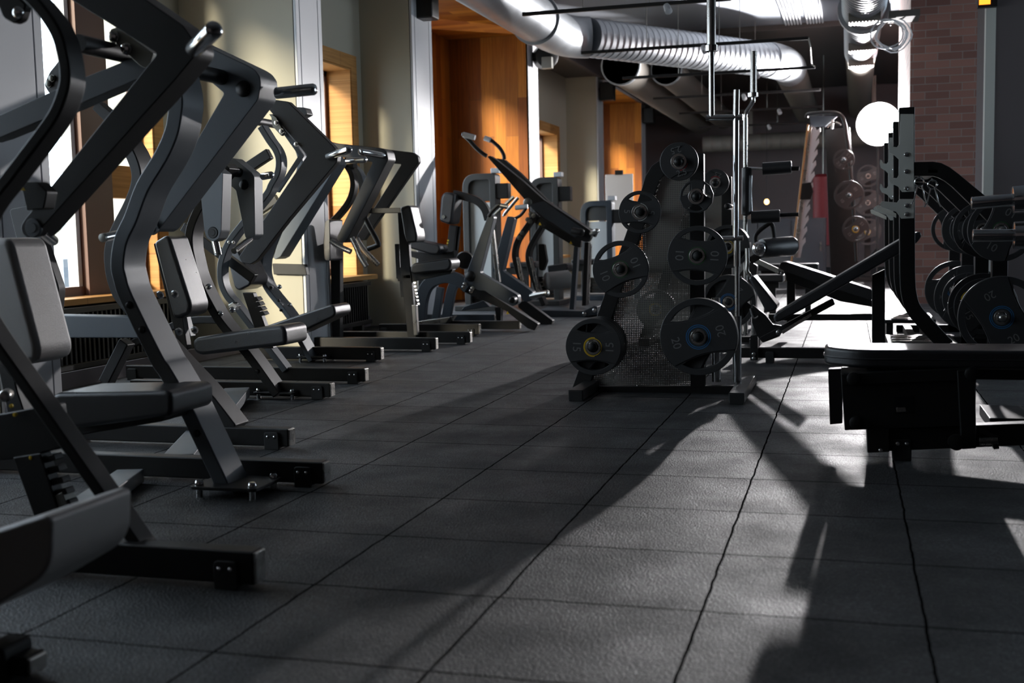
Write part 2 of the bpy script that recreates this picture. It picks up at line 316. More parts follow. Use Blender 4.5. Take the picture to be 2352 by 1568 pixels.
# bright clad ends of the pilasters: three flat boards with open joints
for k, (a, b) in enumerate(((1.3, 1.75), (4.88, 5.33), (8.33, 8.79), (10.84, 11.41), (15.15, 15.67), (19.62, 20.1), (24.03, 24.5))):
    w = b-a; t = MB()
    for u, v in ((0, .13), (.15, .84), (.86, 1)): t.box((XP-0.03, a+u*w, 0), (XP, a+v*w, ZS if k > 3 else ZC))
    struct('trim_%d' % (k+1), t, 'panel', 0.003)
# wood lined niches between the pilasters
for k, (a, b) in enumerate(((11.41, 15.15), (20.1, 24.0))):
    struct('wall_niche_%d' % (k+1), MB().box((XN, b, 0), (XP-0.005, b+0.02, ZS)), 'woodwall')
    struct('wall_niche_back_%d' % (k+1), MB().box((XN-0.1, a, 0), (XN, a+0.5, ZS)).box((XN-0.1, b-1.0, 0), (XN, b, ZS)).box((XN-0.1, a+.5, 0), (XN, b-1.0, 0.15)).box((XN-0.1, a+.5, 3.2), (XN, b-1.0, ZS)), 'woodback')
    struct('ceiling_niche_%d' % (k+1), MB().box((XN-.1, a, ZS), (XP, b, ZS+0.05)), 'woodsoff')
    wn = MB()
    for yy in (a+.5, (a+b-.5)/2-.04, b-1.08): wn.box((XN-.08, yy, .15), (XN-.02, yy+.08, 3.2))
    w = struct('window_%d' % (6+k), wn.box((XN-.08, a+.5, .15), (XN-.02, b-1, .23)).box((XN-.08, a+.5, 3.12), (XN-.02, b-1, 3.2)), 'frame')
    MB().box((XN-.055, a+.55, .2), (XN-.045, b-1.05, 3.15)).build('pane', 'glass', w)
bm_ = MB()
for a, b in ((-4, 11.41), (15.15, 20.1), (24.03, 27)): bm_.box((-5.32, a, ZS), (XP-0.03, b, ZS+.04)) if a > 0 else None
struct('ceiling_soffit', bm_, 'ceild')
struct('trim_8', MB().box((XP-.03, 11.2, ZS+.03), (XP+.0, 27, ZC)).box((XP-.03, 11.2, ZS-.01), (XP+.05, 27, ZS+.06)), 'darkwall')
# windows of the bays
for k, (y0, y1, o0, o1, X, T) in enumerate(WB):
    zb, zt = zr(y0); f = MB(); fw = .07; xa, xb_ = X-T+.04, X-T+.12
    f.box((xa, o0, zb), (xb_, o0+fw, zt)); f.box((xa, o1-fw, zb), (xb_, o1, zt)); f.box((xa, o0, zb), (xb_, o1, zb+fw)); f.box((xa, o0, zt-fw), (xb_, o1, zt))
    w = struct('window_%d' % (k+1), f, 'frame', 0.004)
    mid = [(7.07, 7.40)] if k == 1 else ([(9.70, 9.80)] if k == 2 else [((o0+o1)/2-.14, (o0+o1)/2+.14)])
    for a, b in mid: MB().box((xa-.01, a, zb), (xb_+.04, b, zt)).build('mullion', 'frame', w, 0.004); MB().box((xa-.015, a-.05, zb), (xb_-.01, a-.005, zt)).build('glazing_bar', 'panel', w, 0.004)
    if k < 2: MB().box((xa-.005, mid[0][1], 1.22), (xb_+.02, o1, 1.46)).build('transom', 'woodtrim', w, 0.004)
    MB().box((xa+.035, o0+.03, zb+.03), (xa+.042, o1-.03, zt-.03)).build('pane', 'glass', w)
    # oak lining of the opening and the casing round it
    c = MB(); d = .13
    c.box((xb_, o0+.001, zb), (X+.02, o0+.02, zt-.001)); c.box((xb_, o1-.02, zb), (X+.02, o1-.001, zt-.001)); c.box((xb_, o0+.02, zt-.02), (X+.02, o1-.02, zt-.001))
    c.box((X+.001, o1-.001, zb), (X+.025, o1+d, zt+d)); c.box((X+.001, o0-d, zb), (X+.025, o0+.001, zt+d)); c.box((X+.001, o0+.001, zt-.001), (X+.025, o1-.001, zt+d))
    c.build('casing', 'woodtrim', w, 0.004)
    MB().box((xb_, o0-.15, zb-.04), (X+.17, o1+.15, zb+.005)).box((X, o0-.12, zb-.2), (X+.025, o1+.12, zb-.04)).build('sill', 'woodtrim', w, 0.006)
struct('baseboard_left', MB().box((XW, 5.42, 0), (XW+.02, 8.33, .1)).box((XW, 8.79, 0), (XW+.02, 10.84, .1)).box((XW, 15.67, 0), (XW+.02, 19.6, .1)), 'darkwall')
RW = ((8.6, 11.8), (13.0, 18.2))
wr = MB().box((6, -4, 0), (6.2, 8.6, ZC)).box((6, 11.8, 0), (6.2, 13.0, ZC)).box((6, 18.2, 0), (6.2, 27, ZC)).box((6, 8.6, 0), (6.2, 18.2, .7)).box((6, 8.6, 3.2), (6.2, 18.2, ZC))
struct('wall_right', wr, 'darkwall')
for k, (a, b) in enumerate(RW):
    f = MB(); zb, zt = .7, 3.2
    for y in (a, (a+b)/2-.05, b-.1): f.box((6.06, y, zb), (6.14, y+.1, zt))
    w = struct('window_%d' % (8+k), f.box((6.06, a, zb), (6.14, b, zb+.1)).box((6.06, a, zt-.1), (6.14, b, zt)), 'frame')
    MB().box((6.095, a+.05, zb+.05), (6.102, b-.05, zt-.05)).build('pane', 'glass', w)
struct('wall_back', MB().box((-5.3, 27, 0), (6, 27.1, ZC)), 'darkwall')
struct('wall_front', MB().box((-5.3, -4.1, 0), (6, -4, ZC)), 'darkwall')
struct('ceiling', MB().box((-5.6, -4, ZC), (6, 18.9, ZC+.1)), 'ceilm')
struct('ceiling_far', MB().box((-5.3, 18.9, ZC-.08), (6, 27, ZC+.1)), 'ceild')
bx0, bx1 = aty(2089, 300, 14).x, aty(2275, 300, 14).x
struct('pillar_brick', MB().box((bx0, 14, 0), (bx1+.3, 17.2, ZC)), 'brick')
cx0, cx1 = aty(2262, 300, 11).x, aty(2283, 300, 11).x
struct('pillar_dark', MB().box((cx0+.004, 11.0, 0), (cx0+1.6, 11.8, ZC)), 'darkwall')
struct('trim_9', MB().box((cx0, 10.985, 0), (cx1, 10.998, 4.0)).box((cx0-.006, 10.985, 0), (cx0, 11.1, 4.0)), 'zinc')
# outside the windows
struct('exterior_street', MB().box((-60, -30, -6.2), (-5.6, 70, -6)), 'concrete')
g = struct('exterior_granite_pier', MB().box((-5.6, 8.0, -6), (-5.33, 8.3, ZC)), 'stone')
struct('exterior_sun_blocker', MB().box((-9.6, -9, -6), (-5.7, -4.3, 11)), 'facade')  # unseen block, added to keep direct sun off the lever machines
fb = thing('apartment_building', (-24, 20, -6), 'pale cream building with small windows seen across the street through the left window', 'building')
MB().box((-30, 8, -6), (-24, 60, 1.35)).build('wall', 'facade', fb)
MB().box((-30.3, 7.7, 1.35), (-23.7, 60.3, 1.6)).build('roof', 'stone', fb)
for i in range(14):
    for z in (-2.6, 0.0):
        wq = MB().box((-24.06, 9+i*3.2, z-1.2), (-23.95, 10.1+i*3.2, z+.5)).build('window', 'board', fb)
        MB().box((-23.96, 9.12+i*3.2, z-1.1), (-23.93, 9.98+i*3.2, z+.4)).build('pane', 'blueg', wq)
# radiators under the windows
for k, (a, b, l) in enumerate(((5.9, 7.8, 'black ribbed radiator under the brown framed window on the left'), (9.35, 10.4, 'black ribbed radiator under the oak sill between two white pilasters'))):
    X = -5.12 if k == 0 else XW; r = thing('radiator', (X+.12, (a+b)/2, 0.06), l, 'radiator', None)
    n = int((b-a)/.05); q = MB()
    for i in range(n): q.box((X+.06, a+i*.05, .09), (X+.2, a+i*.05+.022, .44))
    q.build('fins', 'black', r, 0.004); MB().box((X+.05, a-.02, .43), (X+.22, b+.01, .47)).box((X+.05, a-.02, .06), (X+.22, b+.01, .1)).build('casing', 'black', r, 0.004)
    for yy in (a+.1, b-.15): MB().box((X+.08, yy, 0), (X+.18, yy+.04, .07)).build('foot', 'steel', r)
# ------------------------------------------------------------------ the row of plate-loaded lever machines on the left
def beam(px0, px1, top, bot, Y, par, foot=True, t=.06, name='base_beam', m='black'):
    """a floor beam across the aisle: px0/px1 = pixel x of its ends, top/bot = pixel y of the near face at px1"""
    a, b = aty(px1, top, Y), aty(px1, bot, Y); x0 = aty(px0, bot, Y).x; zb = max(b.z, .012)
    o = MB().box((x0, Y, zb), (a.x, Y+t, a.z)).build(name, m, par, .006)
    MB().box((a.x-.002, Y+.004, zb+.004), (a.x+.006, Y+t-.004, a.z-.004)).build('end_cap', 'satin', o, .002)
    if foot:
        for xx in (a.x-.075, x0+.05):
            MB().prism(fillet([(xx-.034, Y-.012, 0), (xx+.034, Y-.012, 0), (xx+.034, Y-.012, .075), (xx-.034, Y-.012, .075)], [0, 0, .014, .014]), (0, t+.024, 0)).build('rubber_foot', 'foot', o, .003)
        for dx in (-.016, .016): dome((a.x-.075+dx, Y-.013, .055), .006, 'screw', 'chrome', o)
    return o
def footplate(px, par, s=.13):
    p = atz(*px); o = MB().prism(fillet([(p.x-s, p.y-s*.8, .03), (p.x+s, p.y-s*.8, .03), (p.x+s, p.y+s*.8, .03), (p.x-s, p.y+s*.8, .03)], .02), (0, 0, .012)).build('foot_plate', 'black', par, .003)
    for i in (-.8, .8):
        for j in (-.6, .6):
            MB().lathe([(0, .012), (.028, .012), (.03, .016), (.045, .016), (.052, .016), (.06, .01)], (p.x+s*i, p.y+s*j, 0), (0, 0, 1), 10).build('bolt', 'chrome', o)
    return o
def pad(px, Y, t, name, m, par, r=.02, bevel=.022):
    o = prof(px, Y, t, name, m, par, r, bevel, seg=4); return o
def stripe(px0, px1, w, Y, t, name, m, par):     # a straight flat bar between two pixels
    return MB().strip(PY([px0, px1], Y), w, t).build(name, m, par, .005)
def yellow_label(px, Y, par, s=.012):
    p = aty(*px, Y); MB().prism([p+V((-s, 0, -s*.8)), p+V((s, 0, -s*.8)), p+V((0, 0, s))], (0, -.002, 0)).build('warning_sticker', 'yellow', par)
def grip(a, b, r, par, name='handle', m='chrome'):
    o = rod(a, b, r, name, m, par, False); d = (V(b)-V(a)).normalized()
    MB().lathe([(0, r*1.02), (.012, r*1.0), (.014, r*.3)], V(b)-d*.008, d, 16).build('end_cap', 'steel', o); return o

# --- machine at the left edge, mostly outside the frame
m0 = thing('row_machine', atz(50, 1568), 'black lever machine cut off by the left edge, only seat corner and slanted post showing', 'exercise machine', 'lever machines along the left wall')
beam(-700, 60, 1512, 1600, 1.93, m0)
beam(-420, 580, 1268, 1345, 2.60, m0)
stube([(40, -30), (90, 20), (126, 75), (143, 135), (147, 180), (140, 215), (122, 260), (88, 310), (20, 400), (-40, 480), (-70, 560), (-80, 630), (-62, 710), (-15, 790), (66, 905), (322, 1270)], 2.63, .034, .07, 'curved_upright', 'black', m0)
pad([(-330, 1330), (-250, 1300), (60, 1196), (100, 1184), (118, 1192), (116, 1290), (92, 1330), (-60, 1420), (-330, 1480)], 1.83, .26, 'seat', 'greyleather', m0, .03, .03)
MB().bar(atz(-260, 1330, .27), atz(-300, 1560, 0.03), .06, .06, (0, 1, 0)).build('seat_post', 'black', m0, .005)
sp = prof([(-40, 958), (128, 928), (140, 1030), (28, 1056), (-40, 1060)], 2.95, .05, 'seat_bracket', 'black', m0, .008)
prof([(28, 1050), (92, 1040), (140, 1190), (82, 1200)], 2.94, .05, 'telescopic_post', 'black', m0)
for k in range(5):
    prof([(92+k*9, 1050+k*26), (122+k*9, 1042+k*26), (128+k*9, 1056+k*26), (96+k*9, 1066+k*26)], 2.95, .04, 'rack_tooth', 'black', m0, .004, .004)
prof([(120, 1140), (142, 1130), (160, 1168), (138, 1182)], 2.945, .05, 'seat_catch', 'steel', m0, .003)
for p in ((25, 932), (33, 952), (70, 1051)): dome(aty(p[0], p[1], 2.94), .006, 'scale_mark', 'yellow', m0, h=.002)
rod(aty(18, 905, 2.95), aty(10, 910, 2.85), .018, 'adjust_knob', 'satin', m0)
q = atz(160, 1190, .03); q2 = atz(300, 1092, .03)
MB().bar(q, q2, .10, .05).build('floor_brace', 'grey', m0, .004)
prof([(-10, 0), (25, -20), (60, 10), (48, 46), (30, 54), (5, 40)], 2.75, .03, 'top_bracket', 'black', m0, .01)
dome(aty(40, 28, 2.74), .016, 'bolt', 'chrome', m0)

# --- nearest complete machine
m1 = thing('row_machine', atz(545, 1135), 'nearest complete lever machine, two big angled arms with a chrome horn at each elbow', 'exercise machine', 'lever machines along the left wall')
beam(-60, 740, 1062, 1118, 3.76, m1); beam(150, 661, 985, 1031, 4.42, m1)
footplate((545, 1132), m1)
T1 = stube([(380, 130), (398, 190), (403, 229), (401, 257), (392, 304), (369, 357), (326, 429), (299, 500), (276, 551), (268, 605), (274, 641), (289, 685), (357, 823), (379, 857), (428, 945), (512, 1122)], 3.58, .056, .14, 'curved_upright', 'grey', m1)
bolts([(297, 700), (327, 757), (452, 995)], 3.578, .011, T1, m='black')
for p in ((318, 682), (352, 680), (362, 768), (398, 764), (280, 705), (325, 793)):
    a = aty(*p, 3.60); MB().lathe([(0, .014), (.01, .014), (.018, .006)], a+V((.025, .02 if p[0] % 2 else .09, 0)), (1, 0, .45), 10).build('bolt', 'chrome', T1)
stube([(268, 310), (295, 350), (311, 393), (309, 429), (293, 471), (268, 520), (252, 560), (249, 600), (258, 650), (285, 700), (400, 830), (470, 905), (533, 985)], 4.44, .05, .12, 'curved_upright', 'black', m1)
pad([(112, 915), (128, 902), (382, 897), (394, 906), (394, 946), (386, 956), (175, 984), (118, 974)], 3.36, .27, 'seat', 'leather', m1)
prof([(170, 975), (380, 950), (372, 968), (180, 1000)], 3.42, .16, 'seat_plate', 'black', m1)
pad([(-70, 560), (-20, 545), (14, 548), (24, 562), (86, 800), (84, 826), (60, 838), (-10, 845), (-30, 830)], 3.36, .2, 'backrest', 'greyleather', m1, .03, .025)
bk = prof([(-60, 590), (-40, 590), (40, 900), (60, 960), (20, 960)], 3.45, .06, 'backrest_post', 'black', m1)
L1 = prof([(20, -90), (361, 123), (55, 505), (47, 520), (50, 536), (62, 546), (76, 542), (88, 532), (403, 182), (446, 130), (452, 112), (444, 92), (420, 58), (120, -150)], 3.02, .10, 'lever_arm', 'black', m1, .012)
MB().lathe([(-.006, .03), (.0, .03), (.004, .027), (.004, .016), (.006, .015), (.006, .008)], aty(76, 523, 3.02), (0, -1, 0), 28).build('pivot_cap', 'grey', L1)
rod(aty(446, 112, 3.02), aty(494, 66, 2.86), .025, 'weight_horn', 'chrome', L1)
grip(aty(96, 530, 3.06), aty(122, 552, 3.2), .017, L1)
L2 = prof([(330, 22), (430, 84), (498, 117), (572, 152), (586, 161), (597, 176), (599, 194), (593, 228), (366, 526), (352, 534), (338, 520), (348, 502), (515, 214), (465, 172), (400, 128), (330, 70)], 3.92, .135, 'lever_arm', 'grey', m1, .01)
dome(aty(559, 204, 3.92), .031, 'pivot_cap', 'black', L2, h=.018)
rod(aty(636, 214, 4.02), aty(636, 214, 4.02)+V((.17, -.02, .004)), .022, 'weight_horn', 'chrome', L2)
grip(aty(352, 521, 3.93), aty(236, 546, 3.66), .016, L2); MB().lathe([(0, .032), (.02, .032)], aty(350, 521, 3.925), (0, -1, 0), 24).build('collar', 'grey', L2)
prof([(-30, 266), (0, 264), (139, 200), (340, 117), (350, 170), (314, 183), (125, 264), (0, 316), (-30, 325)], 3.28, .07, 'link_arm', 'grey', m1, .006)
br = prof([(255, 66), (268, 62), (352, 122), (340, 160), (322, 152), (246, 80)], 3.24, .03, 'link_bracket', 'steel', m1, .003)
bolts([(262, 84), (291, 112)], 3.238, .016, br)
prof([(100, 195), (113, 165), (140, 132), (170, 130), (170, 200), (112, 215)], 3.9, .05, 'rear_bracket', 'black', m1, .01)
bolts([(120, 180), (113, 192)], 3.898, .012, m1, m='steel')
prof([(112, 724), (330, 728), (330, 776), (118, 776), (104, 750)], 4.25, .10, 'rear_rail', 'grey', m1, .012)
stripe((283, 785), (235, 880), .05, 4.4, .06, 'rear_leg', 'black', m1)
prof([(20, 480), (70, 470), (100, 560), (135, 660), (130, 720), (95, 730), (60, 640)], 4.3, .05, 'rear_guard', 'black', m1, .02)
prof([(46, 418), (85, 417), (108, 440), (100, 480), (60, 483)], 2.9, .05, 'pivot_block', 'black', m1, .006); yellow_label((50, 430), 2.89, m1)
prof([(212, 250), (222, 232), (285, 285), (262, 300)], 4.0, .05, 'rear_bracket', 'black', m1, .004)
q, q2 = atz(410, 1055, .05), atz(470, 985, .05); MB().bar(q, q2, .12, .04).build('floor_brace', 'grey', m1, .004)

# --- second complete machine, short arms
m2 = thing('row_machine', atz(650, 912), 'second complete lever machine along the left wall, short domed arms above a flat seat', 'exercise machine', 'lever machines along the left wall')
beam(300, 757, 880, 918, 5.86, m2); beam(290, 836, 846, 880, 6.52, m2)
footplate((648, 912), m2)
T3 = stube([(520, 380), (470, 450), (438, 516), (433, 560), (441, 605), (451, 641), (475, 691), (507, 744), (569, 817), (634, 908)], 5.8, .05, .12, 'curved_upright', 'black', m2)
bolts([(455, 665), (480, 705), (591, 852)], 5.798, .011, T3, m='black')
for p in ((463, 663), (478, 659), (505, 721), (532, 712)):
    a = aty(*p, 5.82); MB().lathe([(0, .017), (.012, .017), (.02, .006)], a, (1, -.3, .45), 10).build('bolt', 'chrome', T3)
T4 = stube([(596, 290), (616, 322), (632, 345), (639, 368), (636, 397), (621, 425), (609, 448), (555, 514), (523, 557), (508, 595), (504, 623), (507, 652), (520, 681), (546, 712), (654, 852)], 6.5, .04, .085, 'curved_upright', 'grey', m2)
bolts([(526, 556), (536, 556)], 6.498, .008, T4)
pad([(440, 785), (450, 775), (560, 757), (645, 747), (655, 756), (657, 786), (650, 793), (460, 816), (444, 808)], 5.6, .27, 'seat', 'leather', m2)
pad([(352, 556), (378, 540), (388, 545), (438, 700), (434, 722), (408, 732), (396, 728)], 5.55, .2, 'backrest', 'leather', m2, .02, .022)
prof([(352, 560), (374, 548), (420, 735), (430, 800), (412, 810), (395, 740)], 5.62, .05, 'backrest_post', 'black', m2)
TW = prof([(440, 340), (512, 398), (512, 402), (508, 530), (502, 548), (488, 555), (474, 546), (469, 528), (458, 420), (430, 390)], 5.3, .09, 'lever_arm', 'grey', m2, .008)
MB().lathe([(-.004, .03), (.0, .03), (.004, .027), (.004, .016), (.006, .015)], aty(489, 534, 5.3), (0, -1, 0), 24).build('pivot_cap', 'black', TW)
grip(aty(493, 548, 5.36), aty(501, 584, 5.36), .019, TW)
L3 = prof([(455, 345), (503, 366), (536, 363), (578, 396), (584, 406), (584, 430), (586, 540), (574, 552), (563, 545), (542, 437), (534, 430), (505, 405), (455, 385)], 6.0, .10, 'lever_arm', 'grey', m2, .008)
dome(aty(560, 424, 6.0), .030, 'pivot_cap', 'black', L3, h=.018)
rod(aty(604, 405, 6.06), aty(604, 405, 6.06)+V((.085, -.05, .004)), .021, 'weight_horn', 'chrome', L3)
grip(aty(575, 548, 6.0), aty(538, 576, 5.82), .017, L3)
prof([(524, 700), (534, 694), (545, 703), (538, 714), (527, 712)], 6.3, .05, 'pin_catch', 'chrome', m2, .003)
for k in range(4):
    prof([(576+k*5, 684+k*11), (588+k*5, 681+k*11), (594+k*5, 689+k*11), (583+k*5, 693+k*11)], 6.3, .06, 'rack_tooth', 'black', m2, .003, .003)
prof([(556, 672), (580, 672), (628, 800), (600, 800)], 6.34, .05, 'seat_post', 'black', m2)
q, q2 = atz(495, 960, .045), atz(545, 900, .045); MB().bar(q, q2, .14, .05).build('floor_brace', 'grey', m2, .004)
stube([(300, 790), (420, 740), (500, 735)], 6.9, .05, .06, 'rear_rail', 'black', m2)
stripe((410, 700), (430, 775), .05, 6.2, .06, 'rear_leg', 'grey', m2)
stripe((418, 520), (580, 640), .06, 6.6, .05, 'rear_strut', 'black', m2); stripe((566, 385), (616, 352), .07, 6.9, .05, 'rear_strut', 'black', m2)

# --- third machine: tilted seat, long double arms
m3 = thing('row_machine', atz(735, 832), 'third complete lever machine along the left wall, long straight arms above an upward tilted seat', 'exercise machine', 'lever machines along the left wall')
beam(560, 873, 798, 829, 7.70, m3); beam(700, 999, 776, 806, 8.44, m3)
footplate((728, 829), m3, .12)
T5 = stube([(650, 280), (671, 322), (685, 351), (688, 380), (672, 430), (634, 505), (612, 557), (602, 580), (598, 609), (600, 637), (615, 669), (661, 727), (681, 770), (713, 830)], 7.6, .037, .15, 'curved_upright', 'grey', m3)
bolts([(622, 660), (640, 690), (645, 712)], 7.598, .009, T5, m='black')
for p in ((622, 661), (641, 659), (645, 702), (664, 700)):
    a = aty(*p, 7.62); MB().lathe([(0, .017), (.012, .017), (.02, .006)], a, (1, -.3, .45), 10).build('bolt', 'chrome', T5)
pad([(600, 752), (658, 732), (760, 699), (768, 704), (771, 720), (765, 728), (680, 768), (610, 790)], 7.35, .27, 'seat', 'leather', m3)
pad([(517, 575), (540, 560), (577, 640), (574, 655), (548, 668), (538, 660)], 7.3, .26, 'backrest', 'leather', m3, .02, .022)
L4 = prof([(625, 228), (661, 233), (767, 337), (776, 350), (774, 372), (662, 505), (590, 598), (575, 607), (556, 603), (548, 590), (705, 357), (612, 245)], 7.0, .06, 'lever_arm', 'black', m3, .01)
prof([(618, 262), (628, 262), (697, 357), (640, 442), (632, 440), (686, 357)], 7.02, .02, 'edge_plate', 'blueg', L4, .002, .002)
rod(aty(755, 359, 7.0), aty(803, 343, 6.74), .024, 'weight_horn', 'chrome', L4)
br = prof([(622, 262), (634, 270), (652, 305), (646, 312), (626, 290)], 6.98, .03, 'link_bracket', 'steel', m3, .002); bolts([(635, 282), (647, 301)], 6.975, .014, br)
bolts([(680, 331)], 6.99, .012, L4)
L5 = prof([(680, 262), (764, 355), (771, 362), (776, 376), (644, 590), (632, 596), (621, 583), (640, 545), (737, 375), (665, 285)], 8.0, .16, 'lever_arm', 'grey', m3, .01)
rod(aty(797, 370, 8.05), aty(797, 370, 8.05)+V((.17, -.03, .004)), .023, 'weight_horn', 'chrome', L5)
grip(aty(622, 590, 7.9), aty(635, 546, 7.78), .021, L5)
stripe((560, 505), (634, 455), .07, 8.2, .05, 'rear_strut', 'black', m3)
prof([(625, 605), (700, 607), (705, 632), (628, 630)], 8.3, .05, 'rear_rail', 'black', m3)
prof([(673, 245), (700, 247), (706, 262), (690, 270)], 7.6, .1, 'top_cover', 'black', m3, .01)

# --- fourth machine: cranked arms ending in bent handles
m4 = thing('row_machine', atz(790, 795), 'lever machine with cranked parallel arms and bent tube handles before the second white pilaster', 'exercise machine', 'lever machines along the left wall')
beam(745, 1078, 762, 790, 9.0, m4); beam(870, 1099, 744, 768, 9.7, m4, name='base_beam')
L6 = prof([(740, 322), (766, 328), (876, 340), (888, 347), (892, 366), (798, 550), (790, 558), (776, 554), (773, 546), (856, 372), (842, 370), (792, 361), (740, 358)], 8.5, .16, 'lever_arm', 'black', m4, .015)
rod(aty(880, 357, 8.5), aty(826, 348, 8.22), .025, 'weight_horn', 'chrome', L6)
L7 = prof([(890, 343), (948, 350), (960, 359), (962, 372), (836, 552), (824, 552), (818, 544), (922, 377), (890, 374)], 9.6, .06, 'lever_arm', 'black', m4, .015)
def bent(px, Y, r, par, name='handle', m='black', n=4): return MB().tube(cr(PY(px, Y), n), r, 10).build(name, m, par)
bent([(808, 546), (818, 566), (828, 590), (842, 612)], 8.45, .022, L6, m='satin'); bent([(820, 547), (835, 572), (869, 608)], 9.5, .022, L7, m='satin')
bent([(837, 492), (843, 510), (868, 556), (866, 564), (845, 572)], 9.4, .022, L7, m='black'); bent([(760, 553), (780, 566), (806, 578)], 8.4, .022, L6, m='satin')
stube([(794, 380), (806, 402), (809, 430), (800, 460), (780, 488), (757, 512)], 9.0, .045, .08, 'curved_upright', 'black', m4)
stube([(806, 382), (822, 400), (830, 430), (826, 460), (812, 480)], 9.2, .05, .1, 'curved_upright', 'grey', m4)
yellow_label((765, 510), 8.9, m4, .016)
prof([(757, 555), (781, 555), (781, 790), (764, 790)], 8.75, .07, 'post', 'black', m4)
pad([(746, 508), (757, 502), (759, 600), (745, 598), (742, 560)], 8.5, .25, 'backrest', 'leather', m4, .03, .03)

# --- torso seat station with tall backrest
m5 = thing('seated_press_machine', atz(945, 775), 'upright black seat station with a toothed height post, standing before the second white pilaster', 'exercise machine', None)
prof([(913, 488), (934, 488), (944, 640), (921, 640)], 8.92, .05, 'post', 'black', m5); prof([(921, 630), (944, 630), (957, 783), (937, 783)], 8.92, .05, 'lower_post', 'black', m5)
prof([(846, 478), (920, 477), (920, 489), (846, 490)], 9.0, .05, 'top_arm', 'black', m5)
pad([(918, 476), (936, 471), (942, 474), (958, 540), (957, 556), (934, 558), (928, 540)], 8.85, .2, 'backrest', 'leather', m5, .02, .022)
pad([(942, 612), (950, 604), (1030, 593), (1036, 600), (1036, 612), (1028, 622), (950, 630), (943, 626)], 8.85, .24, 'seat', 'leather', m5, .02, .02)
prof([(909, 615), (935, 612), (1030, 622), (1040, 618), (1035, 628), (950, 646), (914, 646)], 8.93, .08, 'seat_bracket', 'black', m5, .008)
prof([(906, 560), (916, 560), (920, 640), (910, 640)], 8.97, .05, 'guide_plate', 'black', m5); prof([(917, 640), (924, 640), (928, 682), (920, 682)], 8.96, .03, 'guide_plate', 'black', m5)
for k in range(7): prof([(938+k*1.6, 648+k*8), (949+k*1.6, 648+k*8), (950+k*1.6, 653+k*8), (940+k*1.6, 654+k*8)], 8.98, .05, 'rack_tooth', 'satin', m5, .002, .002)
prof([(945, 700), (955, 700), (959, 770), (950, 770)], 8.915, .05, 'front_face', 'satin', m5)
bp = atz(946, 782); MB().box((bp.x-.2, 8.8, 0), (bp.x+.2, 8.985, .03)).build('base_plate', 'black', m5, .004)

# the axles that carry the arms of each machine
for par, px, Y, y0, y1 in ((m1, (392, 150), 3.58, 3.08, 4.0), (m2, (506, 392), 5.8, 5.33, 6.05), (m3, (655, 290), 7.6, 7.03, 8.1), (m4, (800, 352), 9.0, 8.55, 9.65)):
    p = aty(*px, Y); MB().tube([(p.x, y0, p.z), (p.x, y1, p.z)], .028, 16).build('pivot_axle', 'black', par)
p = aty(800, 352, 9.0); MB().box((p.x-.04, 9.0, p.z-.12), (p.x+.04, 9.09, p.z+.03)).build('axle_bracket', 'black', m4, .004)
# ------------------------------------------------------------------ weight plates and the plate trees
def arc(r, a0, a1, n=24, cx=0, cy=0): return [(cx+r*math.cos(R_(a0+(a1-a0)*k/n)), cy+r*math.sin(R_(a0+(a1-a0)*k/n))) for k in range(n+1)]
def bow(x0, y0, x1, y1, mid, n=8):       # chord from (x0,y0) to (x1,y1) pulled to height mid half way
    return [(x0+(x1-x0)*k/n, (y0+(y1-y0)*k/n)+(mid-(y0+y1)/2)*math.sin(math.pi*k/n)) for k in range(n+1)]
HOLE = .0288
_pm = {}
def plate_meshes(R, style):
    key = (round(R, 3), style)
    if key in _pm: return _pm[key]
    if style == 'poly': outer = [(R*math.cos(2*math.pi*k/12+.13), R*math.sin(2*math.pi*k/12+.13)) for k in range(12)]
    else: outer = arc(R, 0, 360, 72)[:-1]
    sp = [outer, arc(HOLE, 0, 360, 28)[:-1]]; band = None; t = .030
    if style == 'grip':
        for s in (1, -1):
            h = arc(.83*R, 45, 135, 20)+bow(-.585*R, .56*R, .585*R, .56*R, .49*R)[1:-1]
            sp.append([(x, s*y) for x, y in h])
        band = [arc(.985*R, -35, 35, 20)+bow(.80*R, .57*R, -.80*R, .57*R, .45*R)[1:-1]+arc(.985*R, 145, 215, 20)+bow(-.80*R, -.57*R, .80*R, -.57*R, -.45*R)[1:-1], arc(HOLE, 0, 360, 28)[:-1]]
    if style == 'solid':
        band = [arc(.97*R, -50, 50, 20)+bow(.62*R, .74*R, -.62*R, .74*R, .62*R)[1:-1]+arc(.97*R, 130, 230, 20)+bow(-.62*R, -.74*R, .62*R, -.74*R, -.62*R)[1:-1], arc(HOLE, 0, 360, 28)[:-1]]
    if style == 'poly':
        for a in (25, 145, 265):
            c, s = math.cos(R_(a)), math.sin(R_(a)); h = arc(.84*R, -30, 30, 10)+bow(.55*R, .34*R, .55*R, -.34*R, 0)[1:-1]; h = arc(.84*R, -32, 32, 10)+[(.5*R, .2*R), (.46*R, 0), (.5*R, -.2*R)]
            sp.append([(x*c-y*s, x*s+y*c) for x, y in h])
        band = [[(.9*R*math.cos(2*math.pi*k/24), .9*R*math.sin(2*math.pi*k/24)) for k in range(24)], arc(.42*R, 0, 360, 28)[:-1]]; band = [arc(.42*R, 0, 360, 36)[:-1], arc(HOLE, 0, 360, 28)[:-1]]
    body = curve_mesh(sp, t, .003); bnd = curve_mesh(band, .006, .0015)
    _pm[key] = (body, bnd, t); return _pm[key]
